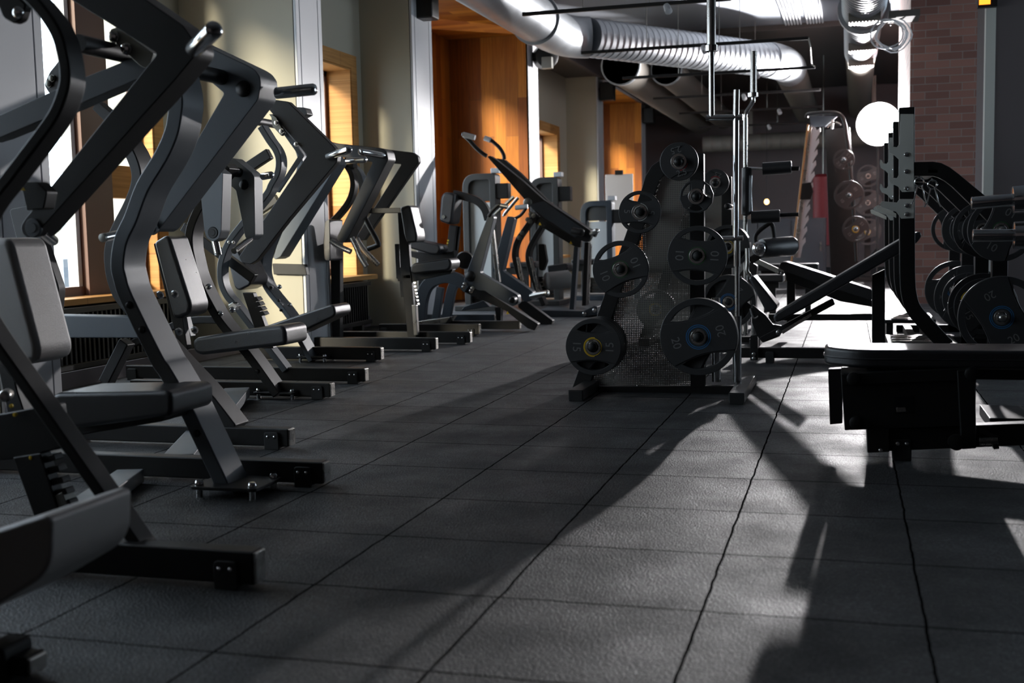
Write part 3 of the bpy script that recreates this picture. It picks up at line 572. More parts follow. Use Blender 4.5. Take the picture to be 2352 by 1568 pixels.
def plate(c, R, kg, ang, label, group, color='num', rings=(), style='grip', parts=True):
    """c: centre of the plate (world), faces -y"""
    body, bnd, t = plate_meshes(R, style)
    me = body.copy() if False else body
    o = bpy.data.objects.new('weight_plate', me); C.objects.link(o)
    if not me.materials: me.materials.append(M['rubber'])
    if not bnd.materials: bnd.materials.append(M['rubber'])
    o.matrix_world = Matrix.Translation(c) @ Matrix.Rotation(R_(-ang), 4, 'Y') @ TOY
    tag(o, label, 'weight plate', group)
    b = bpy.data.objects.new('grip_band' if style == 'grip' else 'face_plate', bnd); C.objects.link(b); b.parent = o; b.location = (0, 0, t/2+.002)
    z = t/2+.0052
    hb = bpy.data.objects.new('hub_ring', _hub()); C.objects.link(hb); hb.parent = o; hb.location = (0, 0, t/2+.003)
    for (r0, r1, a0, a1) in rings:
        if a1-a0 >= 360: me2 = curve_mesh([arc(r1, 0, 360, 48)[:-1], arc(r0, 0, 360, 48)[:-1]], .001)
        else: me2 = curve_mesh([arc(r1, a0, a1, 30)+arc(r0, a1, a0, 30)], .001)
        place(me2, 'colour_ring', color, o, Matrix.Translation((0, 0, z)))
    if kg:
        sz = .062 if R > .14 else .046
        if style == 'solid': spots = ((.0, -.62*R, 0), (.0, .62*R, 180))
        else: spots = ((-.60*R, 0, -90), (.60*R, 0, 90))
        for x, y, a in spots: place(text_mesh(kg, sz), 'number', 'num', o, Matrix.Translation((x, y, z)) @ Matrix.Rotation(R_(a), 4, 'Z'))
    return o
_h = []
def _hub():
    if not _h:
        m = curve_mesh([arc(.041, 0, 360, 36)[:-1], arc(HOLE, 0, 360, 28)[:-1]], .008, .001); m.materials.append(M['satin']); _h.append(m)
    return _h[0]
BLUE2 = ((.052, .0555, 0, 360), (.0615, .065, 0, 360)); YEL2 = ((.0445, .0475, 0, 360), (.0495, .053, 80, 280)); GRN = ((.044, .0465, 0, 360),); WHT = ((.044, .0475, -95, 85),); RED = ((.046, .049, -95, -28),)
def plate_tree(name, D, label, horns, extra=True):
    """D: offset of this tree from the front one (world vector)"""
    p0 = V((aty(1500, 900, 6.36).x, 6.36, 0))+D
    t = thing(name, p0, label, 'plate rack')
    def S(px, Y): return [p+D for p in PY(px, Y)]
    fr = [(1314, 891), (1388, 676), (1433, 549), (1472, 439), (1482, 404), (1497, 380), (1516, 367), (1545, 357), (1585, 352), (1616, 352), (1619, 891), (1585, 891), (1583, 396), (1550, 392), (1525, 402), (1514, 415), (1503, 450), (1464, 560), (1420, 685), (1352, 891)]
    MB().prism(S(fr, 6.36), (0, .06, 0)).build('upright_frame', 'black', t, .004)
    # perforated sheet: object origin on the grid
    pts = S([(1352, 890), (1420, 685), (1464, 560), (1503, 450), (1514, 415), (1525, 402), (1550, 392), (1584, 394), (1586, 890)], 6.40)
    mb = MB().prism(pts, (0, .0015, 0)); mb.build('perforated_panel', 'perf', t)
    cb = S([(1328, 888), (1690, 886), (1690, 906), (1328, 908)], 6.36)
    MB().prism(cb, (0, .06, 0)).build('base_crossbar', 'black', t, .004)
    for px in ((1302, 1337), (1677, 1713)):
        a, b = atz(px[0], 923).x+D.x, atz(px[1], 923).x+D.x
        o = MB().box((a, 5.98+D.y, .006), (b, 6.85+D.y, .06)).build('foot_bar', 'black', t, .004)
        MB().box((a+.004, 5.976+D.y, 0), (b-.004, 5.99+D.y, .055)).build('end_cap', 'foot', o, .002)
    for (x, y) in ((1465, 886), (1574, 886), (1363, 886)): dome(aty(x, y, 6.39)+D, .008, 'screw', 'satin', t)
    for (x, y, r, ln, m) in horns:
        p = aty(x, y, 6.1)+D; o = MB().lathe([(0, .0245), (ln, .0245), (ln+.006, .0215), (ln+.008, .008)], V((p.x, 6.37+D.y, p.z)), (0, -1, 0), 28).build('plate_horn', 'chrome', t)
        MB().lathe([(0, .0225), (.012, .0215), (.02, .016), (.024, .006)], V((p.x, 6.37+D.y-ln-.004, p.z)), (0, -1, 0), 24).build('end_plug', m, o)
    for (x, y0, y1) in ((1693, 741, 892), (1645, 700, 892)):
        a, b = aty(x, y1, 6.42)+D, aty(x, y0, 6.42)+D
        MB().lathe([(0, .025), (1e-3, .025), ((b-a).length, .025), ((b-a).length, .0215), (.06, .0215)], (a.x, a.y, .06), (0, 0, 1), 24).build('bar_socket', 'chrome', t)
    return t
H1 = [(1560, 372, 44, .30, 'black'), (1600, 451, 39, .27, 'black'), (1470, 487, 50, .26, 'foot'), (1426, 618, 67, .27, 'foot'), (1602, 587, 69, .27, 'foot'), (1364, 795, 68, .30, 'foot'), (1605, 773, 90, .31, 'foot')]
plate_tree('plate_rack', V((0, 0, 0)), 'black A-shaped plate rack with perforated steel panel standing nearest on the open floor', H1)
def on_rack(px, Y, rpx, D=V((0, 0, 0))): p = aty(px[0], px[1], Y); return p+D, rpx*Y*.985/F
G1 = 'plates on the front plate rack'
def stack(px, Y, rpx, n, kg, ang, labels, grp, D=V((0, 0, 0)), **k):
    c, R = on_rack(px, Y, rpx, D)
    for i in range(n): plate(c+V((0, .037*i, 0)), R, kg, ang+(37*i if i else 0), labels[min(i, len(labels)-1)], grp, **k)
stack((1560, 371), 6.12, 44, 1, '2.5', 14, ['round 2.5 plate with a red arc topping the front plate rack'], G1, color='red', rings=RED, style='solid')
stack((1600, 451), 6.13, 39, 1, '', 0, ['small twelve-sided black plate with three grip holes on the front rack'], G1, style='poly')
stack((1470, 487), 6.14, 49.5, 1, '5', -4, ['black 5 plate with a pale arc on the upper left of the front plate rack'], G1, color='white', rings=WHT)
stack((1426, 618), 6.13, 67, 1, '10', 21, ['tilted green-ringed 10 plate on the left leg of the front plate rack'], G1, color='green', rings=GRN)
stack((1602, 587), 6.12, 69, 1, '10', -4, ['level 10 plate with a green ring on the right post of the front plate rack'], G1, color='green', rings=GRN)
stack((1364, 796), 6.10, 68, 5, '15', -2, ['15 plate with yellow rings, frontmost of the stack low on the front rack', 'second plate in the 15 stack, right behind the one with the yellow rings', 'third plate from the front in the 15 stack low on the front rack', 'fourth plate from the front in the 15 stack low on the front rack', 'last plate of the 15 stack, next to the slanted rack leg'], G1, color='yellow', rings=YEL2)
stack((1605, 773), 6.09, 90, 2, '20', 16, ['biggest plate, marked 20 with two blue rings, low right on the front rack', 'second 20 plate hidden right behind the one with blue rings on the front rack'], G1, color='blue', rings=BLUE2)
# second tree behind the first
a1, a2 = aty(1605, 773, 6.09), aty(1673, 697, 9.02); D2 = V((a2.x-a1.x, 2.95, 0))
plate_tree('plate_rack', D2, 'second plate rack, half hidden behind the front plate rack', H1)
G2 = 'plates on the rear plate rack'
stack((1560, 371), 6.12, 46, 1, '2.5', -20, ['small plate with a red arc near the top of the rear plate rack'], G2, D2, color='red', rings=((.046, .049, 60, 150),), style='solid')
stack((1602, 587), 6.12, 74, 4, '15', 30, ['yellow-ringed plate on the rear rack, frontmost of its stack', 'second plate of the yellow-ringed stack on the rear rack', 'third plate of the yellow-ringed stack on the rear rack', 'rearmost plate of the yellow-ringed stack on the rear rack'], G2, D2, color='yellow', rings=YEL2)
stack((1605, 773), 6.09, 92, 3, '20', 50, ['blue-ringed 20 plate on the rear rack, frontmost of its stack', 'middle plate of the blue-ringed 20 stack on the rear rack', 'last plate of the blue-ringed 20 stack on the rear rack'], G2, D2, color='blue', rings=BLUE2)
stack((1364, 796), 6.10, 68, 2, '15', 5, ['yellow-ringed plate at the lower left of the rear rack, seen through the perforated panel', 'second plate of the lower left pair on the rear rack'], G2, D2, color='yellow', rings=YEL2)
# bars stored upright beside the trees
ba = thing('cambered_barbell', aty(1693, 741, 6.42), 'tall chrome cambered bar standing upright in the front plate rack, reaching the top edge', 'barbell')
YB = 6.42
MB().lathe([(0, .016), (.001, .025), (.7, .025), (.72, .02)], aty(1634, 106, YB), (0, 0, 1), 20).build('sleeve', 'satin', ba)
MB().lathe([(0, .02), (.005, .036), (.035, .036), (.04, .026)], aty(1634, 120, YB), (0, 0, 1), 24).build('collar', 'chrome', ba)
MB().tube(PY([(1634, 110), (1635, 272)], YB), .0155).build('shaft', 'satin', ba)
MB().tube(PY([(1622, 271), (1706, 269)], YB), .016, 16).build('camber_link', 'chrome', ba)
MB().tube(PY([(1692, 206), (1691, 262)], YB), .0165, 16).build('shaft_end', 'satin', ba)
MB().tube(PY([(1691, 262), (1690, 545)], YB), .016, 16).build('main_shaft', 'chrome', ba)
MB().tube(PY([(1645, 548), (1707, 547)], YB), .014, 16).build('lower_link', 'chrome', ba)
MB().tube(PY([(1693, 552), (1693, 612)], YB), .0175, 16).build('lower_sleeve', 'satin', ba)
MB().tube(PY([(1693, 612), (1693, 880)], YB), .0125, 12).build('stored_end', 'satin', ba)
sb = thing('safety_squat_bar', aty(1693, 741, 6.42)+D2, 'upright padded squat bar with two black side handles behind the chrome cambered bar', 'barbell')
YS = 9.35
MB().tube(PY([(1731, 118), (1731, 212)], YS), .0255, 16).build('sleeve', 'satin', sb)
MB().lathe([(0, .02), (.005, .042), (.035, .042), (.04, .026)], aty(1730, 224, YS), (0, 0, 1), 24).build('collar', 'chrome', sb)
MB().tube(cr(PY([(1730, 222), (1729, 234), (1714, 258), (1712, 272)], YS)), .0165, 14).build('bend', 'chrome', sb)
MB().tube(PY([(1712, 270), (1712, 388)], YS), .017, 14).build('shaft', 'satin', sb)
MB().lathe([(0, .02), (.01, .038), (.37, .038), (.38, .02)], aty(1714, 495, YS), aty(1715, 385, YS)-aty(1714, 495, YS), 20).build('shoulder_pad', 'leather', sb)
MB().tube(PY([(1712, 386), (1754, 388)], YS), .011, 12).build('yoke_rod', 'chrome', sb)
MB().lathe([(0, .05), (.215, .05), (.22, .04)], aty(1752, 388, YS), (1, 0, .03), 22).build('arm_pad', 'leather', sb); MB().tube(PY([(1815, 387), (1836, 387)], YS), .018, 12).build('handle', 'black', sb)
MB().lathe([(0, .05), (.215, .05), (.22, .04)], aty(1726, 499, YS), (1, 0, .03), 22).build('arm_pad', 'leather', sb); MB().tube(PY([(1789, 494), (1834, 492)], YS), .016, 12).build('handle', 'black', sb)
MB().tube(PY([(1727, 386), (1725, 440), (1727, 490)], YS), .006, 10).build('frame_rod', 'chrome', sb)
MB().tube([aty(1712, 495, YS), V((aty(1712, 495, YS).x, YS, .06))], .017, 14).build('stored_end', 'satin', sb)
# ------------------------------------------------------------------ bench press stations on the right
def station(Ys, label, first):
    Y0 = 7.3
    t = thing('bench_press_station', V((aty(2087, 500, Y0).x, Ys[0], 0)), label, 'weight station', 'bench press stations on the right')
    for Y in Ys:
        D = V((0, Y-Y0, 0)); S = lambda px, dy=0: [p+D+V((0, dy, 0)) for p in PY(px, Y0)]
        fl = aty(2168, 792, Y0)
        lower = S([(2083, 246), (2084, 560), (2085, 640), (2088, 675), (2098, 708), (2125, 742)]); lower.append(V((aty(2175, 795, Y0).x, Y, max(.03, aty(2175, 795, Y0).z))))
        MB().strip(cr(lower, 6), .088, .08).build('upright', 'black', t, .005)
        hk = None if Y != Ys[0] else MB().prism(S([(2068, 262), (2099, 262), (2099, 440), (2072, 441), (2062, 428), (2046, 421), (2040, 410), (2041, 396), (2046, 398), (2050, 408), (2060, 409), (2064, 402), (2064, 366), (2056, 358), (2043, 350), (2040, 338), (2041, 326), (2046, 328), (2050, 337), (2060, 338), (2066, 330)], -.006), (0, .006, 0)).build('bar_hook_plate', 'zinc', t, .001)
        h2 = None if Y != Ys[0] else MB().prism(S([(2066, 457), (2099, 457), (2099, 501), (2070, 502), (2058, 486), (2024, 475), (2021, 468), (2026, 462), (2060, 465)], -.006), (0, .006, 0)).build('safety_catch', 'zinc', t, .001)
        if hk: MB().prism(S([(2013, 472), (2019, 470), (2060, 490), (2060, 500), (2016, 482)], .09), (0, .006, 0)).build('safety_catch', 'zinc', t, .001)
        for (x, y) in () if not hk else ((2082, 355), (2082, 394), (2082, 433)): MB().lathe([(0, .014), (.008, .014), (.012, .006)], aty(x, y, Y0)+D+V((0, -.006, 0)), (0, -1, 0), 8).build('bolt', 'chrome', hk)
        for (x, y) in () if not hk else ((2083, 472), (2083, 492)): MB().lathe([(0, .014), (.008, .014), (.012, .006)], aty(x, y, Y0)+D+V((0, -.006, 0)), (0, -1, 0), 8).build('bolt', 'chrome', h2)
        arm = [(2098, 372), (2143, 371), (2162, 374), (2182, 384), (2203, 400), (2266, 452), (2318, 500), (2318, 540), (2300, 540), (2250, 489), (2187, 428), (2170, 415), (2155, 407), (2143, 404), (2098, 404)]
        MB().prism(S(arm), (0, .07, 0)).build('curved_arm', 'black', t, .005)
        pp = aty(2297, 600, Y0); MB().box((pp.x-.043, Y, .0), (pp.x+.043, Y+.07, aty(2297, 480, Y0).z)).build('storage_post', 'black', t, .005)
        MB().box((aty(2086, 700, Y0).x+.05, Y, 0), (pp.x+.2, Y+.07, .06)).build('base_beam', 'black', t, .005)
        for (x, y) in ((2299, 528), (2300, 728)):
            p = aty(x, y, 7.05)+D; o = MB().lathe([(0, .0245), (.30, .0245), (.308, .02)], V((p.x, Y+.01, p.z)), (0, -1, 0), 24).build('plate_horn', 'chrome', t)
            MB().lathe([(0, .0225), (.012, .0215), (.02, .014), (.022, .005)], V((p.x, Y-.298, p.z)), (0, -1, 0), 24).build('end_plug', 'satin', o)
    y0, y1 = Ys
    xb = aty(2086, 700, Y0).x+.1
    for z in (.06, aty(2098, 388, Y0).z): MB().box((xb, y0, z-.06 if z < .1 else z-.03), (xb+.06, y1+.07, z if z < .1 else z+.03)).build('cross_member', 'black', t, .004)
    xs, xe = aty(2035, 715, 8.0).x, aty(2188, 715, 8.0).x
    st = MB().box((xs, y0+.25, .14), (xe, y1-.1, .17)).build('spotter_step', 'black', t, .004)
    for k in range(3): MB().box((xs+.03, y0+.3+k*.16, .17), (xe-.03, y0+.40+k*.16, .176)).build('tread', 'satin', st, .002)
    for x in (xs+.05, xe-.08): MB().box((x, y0+.3, 0), (x+.05, y1-.15, .14)).build('step_leg', 'black', st)
    return t
station((7.3, 8.25), 'nearer bench press station with grey bar hooks and a curved arm leading to its plates', True)
station((9.2, 10.3), 'farther bench press station, its hooks showing behind the nearer upright', False)
G3 = 'plates on the bench press stations'
def sp_plate(k, x, y, rpx, kg, ang, label, **kw):
    Y0 = 7.05; c = aty(x, y, Y0)+V((0, (0, .95, 1.9, 3.0)[k], 0)); plate(c, rpx*Y0/F, kg, ang, label, G3, **kw)
Wk = ['nearest', 'second', 'third', 'farthest']
for k in range(4):
    w_ = Wk[k]
    sp_plate(k, 2299, 528, 67, '10', (62, 80, 20, 100)[k], '10 plate on the upper horn of the %s storage post at the right' % w_, color='green', rings=GRN)
    if k in (1, 2): c = aty(2299, 528, 7.05)+V((0, (0, .95, 1.9, 3.0)[k]-.04, 0)); plate(c, .125, '5', 10, 'smaller 5 plate in front of the 10 plate on the %s storage post' % w_, G3)
    sp_plate(k, 2300, 728, 88 if k != 1 else 80, '20' if k != 1 else '15', (-62, 40, 75, 20)[k], 'large %s plate on the lower horn of the %s storage post at the right' % ('15' if k == 1 else '20', w_), color='blue' if k != 1 else 'yellow', rings=BLUE2 if k != 1 else YEL2)
    if k in (1, 2): c = aty(2300, 728, 7.05)+V((0, (0, .95, 1.9, 3.0)[k]-.045, 0)); plate(c, .18, '15', 30*k, 'middle sized plate on the lower horn in front of the large plate, %s storage post' % w_, G3, color='yellow', rings=YEL2)
# horns with grooved sleeves at the right edge
gs = thing('storage_post', aty(2400, 900, 5.6)*1, 'storage post just outside the right edge, two grooved chrome horns pointing left into view', 'weight storage')
p = aty(2408, 500, 5.6); MB().box((p.x-.04, 5.56, 0), (p.x+.04, 5.64, 1.3)).build('post', 'black', gs, .005)
MB().box((p.x-.25, 5.4, 0), (p.x+.25, 5.8, .05)).build('base', 'black', gs, .005)
for (x0, y0_, x1, y1_) in ((2230, 467, 2324, 459), (2233, 541, 2326, 540)):
    a, b = aty(x0, y0_, 5.6), aty(x1, y1_, 5.6); d = (b-a); L_ = d.length; pr = [(0, .02), (.002, .027)]; n = 22
    for i in range(n):
        u = .006+(L_*.72)*i/n; pr += [(u, .029), (u+L_*.72/n*.55, .029), (u+L_*.72/n*.6, .0265), (u+L_*.72/n*.95, .0265)]
    pr += [(L_*.74, .028), (L_, .028)]
    o = MB().lathe(pr, a, d, 28).build('grooved_horn', 'chrome', gs)
    MB().lathe([(0, .03), (.004, .06), (.05, .062), (.06, .05), (.06, .03), (.2, .03)], b, d, 32).build('collar', 'chrome', o)

# ------------------------------------------------------------------ incline bench in front of the nearer station
ib = thing('incline_bench', atz(1745, 832), 'black incline bench, long back pad rising to the right and a short steep seat', 'bench')
YI = 7.62
pad([(1776, 728), (1781, 720), (1845, 681), (2068, 549), (2112, 531), (2118, 540), (2108, 556), (2070, 580), (1850, 707), (1792, 738), (1780, 740)], YI, .27, 'back_pad', 'leather', ib, .02, .02)
pad([(1720, 640), (1724, 634), (1732, 634), (1786, 702), (1784, 710), (1770, 718), (1758, 714)], YI, .27, 'seat', 'leather', ib, .015, .018)
sl = prof([(1745, 775), (1912, 685), (1918, 699), (1762, 783), (1752, 783)], YI+.09, .07, 'slide_tube', 'black', ib, .006)
prof([(1795, 760), (1862, 719), (1865, 725), (1798, 767)], YI+.085, .02, 'slot_plate', 'satin', sl, .002, .002)
prof([(1728, 700), (1757, 722), (1775, 745), (1795, 748), (1792, 772), (1752, 787), (1738, 770), (1727, 740)], YI+.1, .05, 'pivot_bracket', 'black', ib, .008)
beam(1690, 1960, 800, 824, 7.9, ib, False); prof([(1723, 772), (1740, 768), (1741, 827), (1723, 827)], 7.86, .12, 'front_post', 'black', ib, .003)
bolts([(1731, 813), (1731, 823)], 7.855, .012, ib); bolts([(1788, 763)], YI+.09, .016, ib); MB().prism(fillet([(atz(1758, 834).x, 7.87, 0), (atz(1777, 834).x, 7.87, 0), (atz(1777, 834).x, 7.87, .075), (atz(1758, 834).x, 7.87, .075)], [0, 0, .012, .012]), (0, .1, 0)).build('rubber_foot', 'foot', ib, .003)
prof([(2003, 632), (2033, 618), (2033, 800), (2003, 800)], 7.75, .08, 'rear_post', 'black', ib)
bent([(1716, 570), (1717, 600), (1716, 622), (1722, 632), (1730, 645)], YI+.14, .014, ib, 'support_tube', 'satin')
bent([(1724, 708), (1732, 730), (1742, 726)], YI+.1, .01, ib, 'adjust_lever', 'chrome')

# ------------------------------------------------------------------ bench of the farther station
fbn = thing('decline_bench', atz(1830, 760), 'black decline bench with its pad top lit white, behind the sloping incline bench', 'bench')
YD = 9.6
pad([(1788, 612), (1794, 602), (1806, 601), (1890, 628), (2003, 665), (2003, 690), (1890, 655), (1800, 622)], YD, .3, 'pad', 'leather', fbn, .015, .018)
prof([(1804, 620), (1825, 622), (1960, 668), (2003, 690), (2003, 705), (1930, 692), (1806, 644)], YD+.06, .16, 'pad_frame', 'black', fbn, .005)
prof([(1807, 640), (1826, 645), (1826, 745), (1807, 745)], YD+.1, .07, 'post', 'black', fbn)
beam(1765, 2010, 721, 736, 9.5, fbn, False)
prof([(1728, 600), (1740, 594), (1800, 622), (1798, 634)], YD+.1, .06, 'leg_arm', 'zinc', fbn); bolts([(1789, 625), (1796, 627)], YD+.095, .016, fbn)
MB().lathe([(0, .02), (.02, .075), (.06, .08), (.30, .08), (.33, .06)], aty(1745, 571, 9.5), (.8, .6, .05), 26).build('leg_roller', 'leather', fbn)
dome(aty(1744, 571, 9.48), .06, 'roller_cap', 'chrome', fbn, (-.3, -1, 0), .05)
stripe((1722, 600), (1760, 575), .06, 9.55, .05, 'roller_arm', 'black', fbn)
bent([(1739, 565), (1736, 540), (1762, 517), (1773, 516), (1778, 545), (1773, 555)], 9.6, .018, fbn, 'hand_grip')
prof([(1690, 640), (1720, 600), (1740, 610), (1735, 650), (1700, 700)], 9.95, .1, 'side_cover', 'black', fbn, .02)

# ------------------------------------------------------------------ the bench in the right foreground
nb = thing('adjustable_bench', atz(2075, 1055), 'large black padded bench with a boxy steel base in the right foreground', 'bench')
Yn = 4.62
top = [aty(1952, 803, Yn), aty(2700, 770, Yn)]; zt = top[0].z; xl = aty(1893, 800, Yn+.1).x
pp = fillet([(xl, Yn+.29, zt), (xl, Yn+.10, zt), (xl+.12, Yn, zt), (xl+2.0, Yn, zt), (xl+2.0, Yn+.29, zt)], [.05, .06, .12, .02, .02], 6)
MB().prism([q-V((0, 0, .072)) for q in pp], (0, 0, .072)).build('pad', 'leather', nb, .018, 4)
sm = [q-V((0, 0, .036)) for q in pp]; MB().tube([q+(q-V((xl+.9, Yn+.14, zt-.036))).normalized()*.0015 for q in sm], .003, 6).build('pad_seam', 'leather', nb)
MB().box((xl+.16, Yn+.05, zt-.115), (xl+1.9, Yn+.24, zt-.072)).build('pad_frame', 'black', nb, .005)
bxp = prof([(1931, 857), (2240, 845), (2243, 860), (2240, 978), (1940, 988)], Yn-.02, .26, 'side_box', 'black', nb, .004)
prof([(1933, 859), (2243, 846), (2243, 872), (1934, 884)], Yn-.035, .016, 'box_rail', 'black', bxp, .002, .003)
prof([(2052, 912), (2098, 910), (2099, 948), (2053, 950)], Yn-.022, .004, 'window_plate', 'glossblack', bxp, .002, .001)
prof([(2058, 936), (2080, 935), (2081, 945), (2059, 946)], Yn-.0235, .004, 'maker_badge', 'satin', bxp, .001, .001)
prof([(1902, 848), (1935, 846), (1935, 972), (1906, 975)], Yn+.30, .06, 'end_plate', 'black', nb, .004)
for (x, y) in ((1961, 869), (1967, 970), (2232, 857)): MB().lathe([(0, .026), (.016, .026), (.02, .02), (.02, .005)], aty(x, y, Yn-.03), (0, -1, 0), 24).build('pivot_bolt', 'black', nb)
prof([(2198, 850), (2240, 846), (2243, 1030), (2208, 1032)], Yn-.04, .06, 'post', 'black', nb)
prof([(1990, 985), (2042, 982), (2044, 1038), (1992, 1040)], Yn-.02, .12, 'base_block', 'black', nb); dome(aty(2023, 1034, Yn-.02), .008, 'screw', 'chrome', nb)
prof([(2042, 984), (2700, 960), (2700, 1008), (2042, 1036)], Yn-.0, .07, 'base_beam', 'black', nb)
fp = atz(2072, 1058); o = MB().prism(fillet([(fp.x-.034, fp.y, 0), (fp.x+.034, fp.y, 0), (fp.x+.034, fp.y, .085), (fp.x-.034, fp.y, .085)], [0, 0, .012, .012]), (0, .1, 0)).build('rubber_foot', 'foot', nb, .003)
for dx in (-.017, .017): dome((fp.x+dx, fp.y-.001, .066), .008, 'screw', 'chrome', o)
gb = aty(2196, 1014, Yn-.05); MB().lathe([(0, .03), (.02, .03), (.024, .012)], gb, (0, -1, 0), 20).build('hinge_disc', 'black', nb)
pr = []; a, b = aty(2248, 1013, Yn-.03), aty(2292, 1011, Yn-.03); L_ = (b-a).length
for i in range(12): pr += [(L_*i/12, .011), (L_*(i+.35)/12, .016), (L_*(i+.65)/12, .016), (L_*(i+.95)/12, .011)]
MB().lathe(pr, a, b-a, 18).build('spring', 'satin', nb)
prof([(2250, 985), (2290, 998), (2296, 1030), (2282, 1032), (2278, 1006), (2250, 992)], Yn-.03, .05, 'spring_bracket', 'black', nb, .003, .002)
prof([(2260, 1000), (2700, 975), (2700, 1020), (2260, 1030)], Yn+.5, .06, 'rear_beam', 'black', nb)

# spring collars hanging from the nearer curved arm
for i, (x, y, lb) in enumerate(((2112, 412, 'left spring collar hanging under the curved arm beside the bar hooks'), (2142, 418, 'right spring collar hanging under the curved arm, shinier than its neighbour'))):
    c = aty(x, y+6, 7.24); o = thing('spring_collar', c, lb, 'collar', 'spring collars')
    MB().tube([c+V((.026*math.cos(a*.45), -.012+.0016*a, .026*math.sin(a*.45))) for a in range(32)], .004, 8).build('coil', 'chrome', o)
    for s in (-1, 1): MB().tube([c+V((s*.012, -.012, -.022)), c+V((s*.03, -.02, -.10)), c+V((s*.045, -.025, -.13))], .0045, 8).build('grip', 'chrome', o)
    MB().tube([c+V((0, 0, .02)), c+V((0, .06, .035))], .006, 8).build('peg', 'steel', o)
# ------------------------------------------------------------------ machines farther back on the left
def ztub(px, Y, r, par, name, m, n=4, seg=10): return MB().tube(cr(PY(px, Y), n), r, seg).build(name, m, par)
lr = thing('lever_row_machine', atz(1225, 756), 'black lever machine with pairs of tall arms leaning back and forked chrome hand grips', 'exercise machine')
Yr, Yf = 10.1, 10.9
A = prof([(1121, 494), (1128, 492), (1135, 499), (1102, 626), (1190, 678), (1191, 696), (1178, 704), (1112, 667), (1100, 668), (1066, 652), (1066, 640)], Yr, .10, 'lever_arm', 'blueg', lr, .02)
dome(aty(1080, 634, Yr), .05, 'pivot_cap', 'black', A, h=.03); bolts([(1068, 652), (1065, 659), (1082, 668), (1085, 662)], Yr-.005, .016, A)
rod(aty(1182, 687, Yr), aty(1182, 687, Yr)+V((.02, -.16, .0)), .03, 'weight_horn', 'black', A)
ztub([(1122, 497), (1132, 483), (1146, 470), (1152, 474), (1165, 474)], Yr, .016, A, 'hand_grip', 'black'); ztub([(1132, 500), (1142, 488), (1180, 452)], Yr+.2, .016, A, 'hand_grip', 'steel'); ztub([(1150, 472), (1166, 475)], Yr-.02, .022, A, 'grip_sleeve', 'satin')
B = prof([(1165, 496), (1182, 500), (1154, 622), (1225, 671), (1222, 690), (1208, 694), (1148, 650), (1130, 620)], Yf, .12, 'lever_arm', 'blueg', lr, .02)
ztub([(1158, 496), (1160, 490), (1190, 454)], Yf-.2, .016, B, 'hand_grip', 'satin'); ztub([(1184, 501), (1196, 494), (1207, 480), (1208, 476)], Yf, .015, B, 'hand_grip', 'black'); ztub([(1184, 477), (1212, 474)], Yf, .024, B, 'grip_sleeve', 'panel')
rod(aty(1220, 680, Yf), aty(1260, 672, Yf-.1), .028, 'weight_horn', 'satin', B)
prof([(1050, 650), (1085, 650), (1236, 744), (1228, 759), (1212, 754), (1160, 712), (1060, 668)], Yr+.13, .09, 'lower_beam', 'black', lr, .01)
prof([(1190, 694), (1206, 690), (1269, 736), (1266, 752), (1250, 752), (1190, 706)], Yf+.13, .09, 'lower_beam', 'black', lr, .01)
prof([(1127, 530), (1133, 527), (1148, 648), (1138, 646)], Yr+.5, .05, 'upright', 'satin', lr, bevel=.004)
prof([(1066, 704), (1110, 690), (1125, 704), (1058, 714)], Yr+.2, .08, 'foot_plate', 'blueg', lr)
yellow_label((1166, 718), Yr+.12, lr, .015)
beam(990, 1192, 737, 756, 10.25, lr, False, m='black'); beam(960, 1135, 722, 742, 10.9, lr, False, m='blueg')
stube([(962, 745), (966, 690), (980, 655), (1010, 638), (1045, 640), (1075, 660)], 10.2, .11, .08, 'curved_rail', 'blueg', lr)
stube([(998, 738), (1010, 660)], 10.6, .07, .06, 'curved_rail', 'blueg', lr); stube([(1022, 738), (1036, 665), (1050, 645)], 10.5, .09, .06, 'curved_rail', 'blueg', lr)
prof([(960, 738), (1034, 728), (1024, 742), (965, 746)], 10.1, .2, 'foot_plate', 'satin', lr, bevel=.003)
prof([(1136, 705), (1150, 705), (1150, 740), (1140, 740)], 10.5, .08, 'post', 'black', lr)
o = MB().lathe([(0, .02), (.01, .075), (.06, .085), (.12, .075), (.13, .02)], aty(1068, 597, 10.3), (.3, -1, 0), 24).build('ball_knob', 'black', lr)
ch = thing('seated_press_machine', atz(1030, 748), 'black seat with thick rounded chest pad on a bowed arm, before the oak wall', 'exercise machine')
Yc = 10.9
pad([(1012, 452), (1018, 442), (1034, 441), (1046, 447), (1038, 512), (1030, 516), (1010, 508), (1008, 500)], Yc, .26, 'chest_pad', 'leather', ch, .04, .04)
MB().lathe([(0, .02), (.01, .018)], aty(1019, 498, Yc-.005), (0, -1, 0), 16).build('pad_badge', 'steel', ch)
stube([(1040, 445), (1068, 452), (1095, 462), (1112, 480), (1120, 505)], Yc+.1, .075, .08, 'bowed_arm', 'black', ch)
prof([(1032, 516), (1046, 518), (1048, 520), (1040, 600), (1022, 598)], Yc+.1, .08, 'post', 'black', ch); prof([(1046, 520), (1056, 520), (1046, 612), (1040, 610)], Yc+.15, .05, 'guide_plate', 'black', ch)
for k in range(5): dome(aty(1029-k*1.2, 552+k*6, Yc+.1), .009, 'scale_mark', 'yellow', ch, h=.002)
pad([(938, 556), (952, 551), (1008, 563), (1012, 572), (1005, 584), (992, 585), (940, 570)], Yc-.6, .26, 'seat', 'leather', ch, .02, .02)
prof([(935, 576), (1000, 585), (1042, 575), (1044, 600), (1000, 606), (945, 590)], Yc-.45, .1, 'seat_bracket', 'black', ch)
prof([(960, 590), (978, 592), (975, 740), (962, 742)], Yc-.3, .08, 'post', 'black', ch)
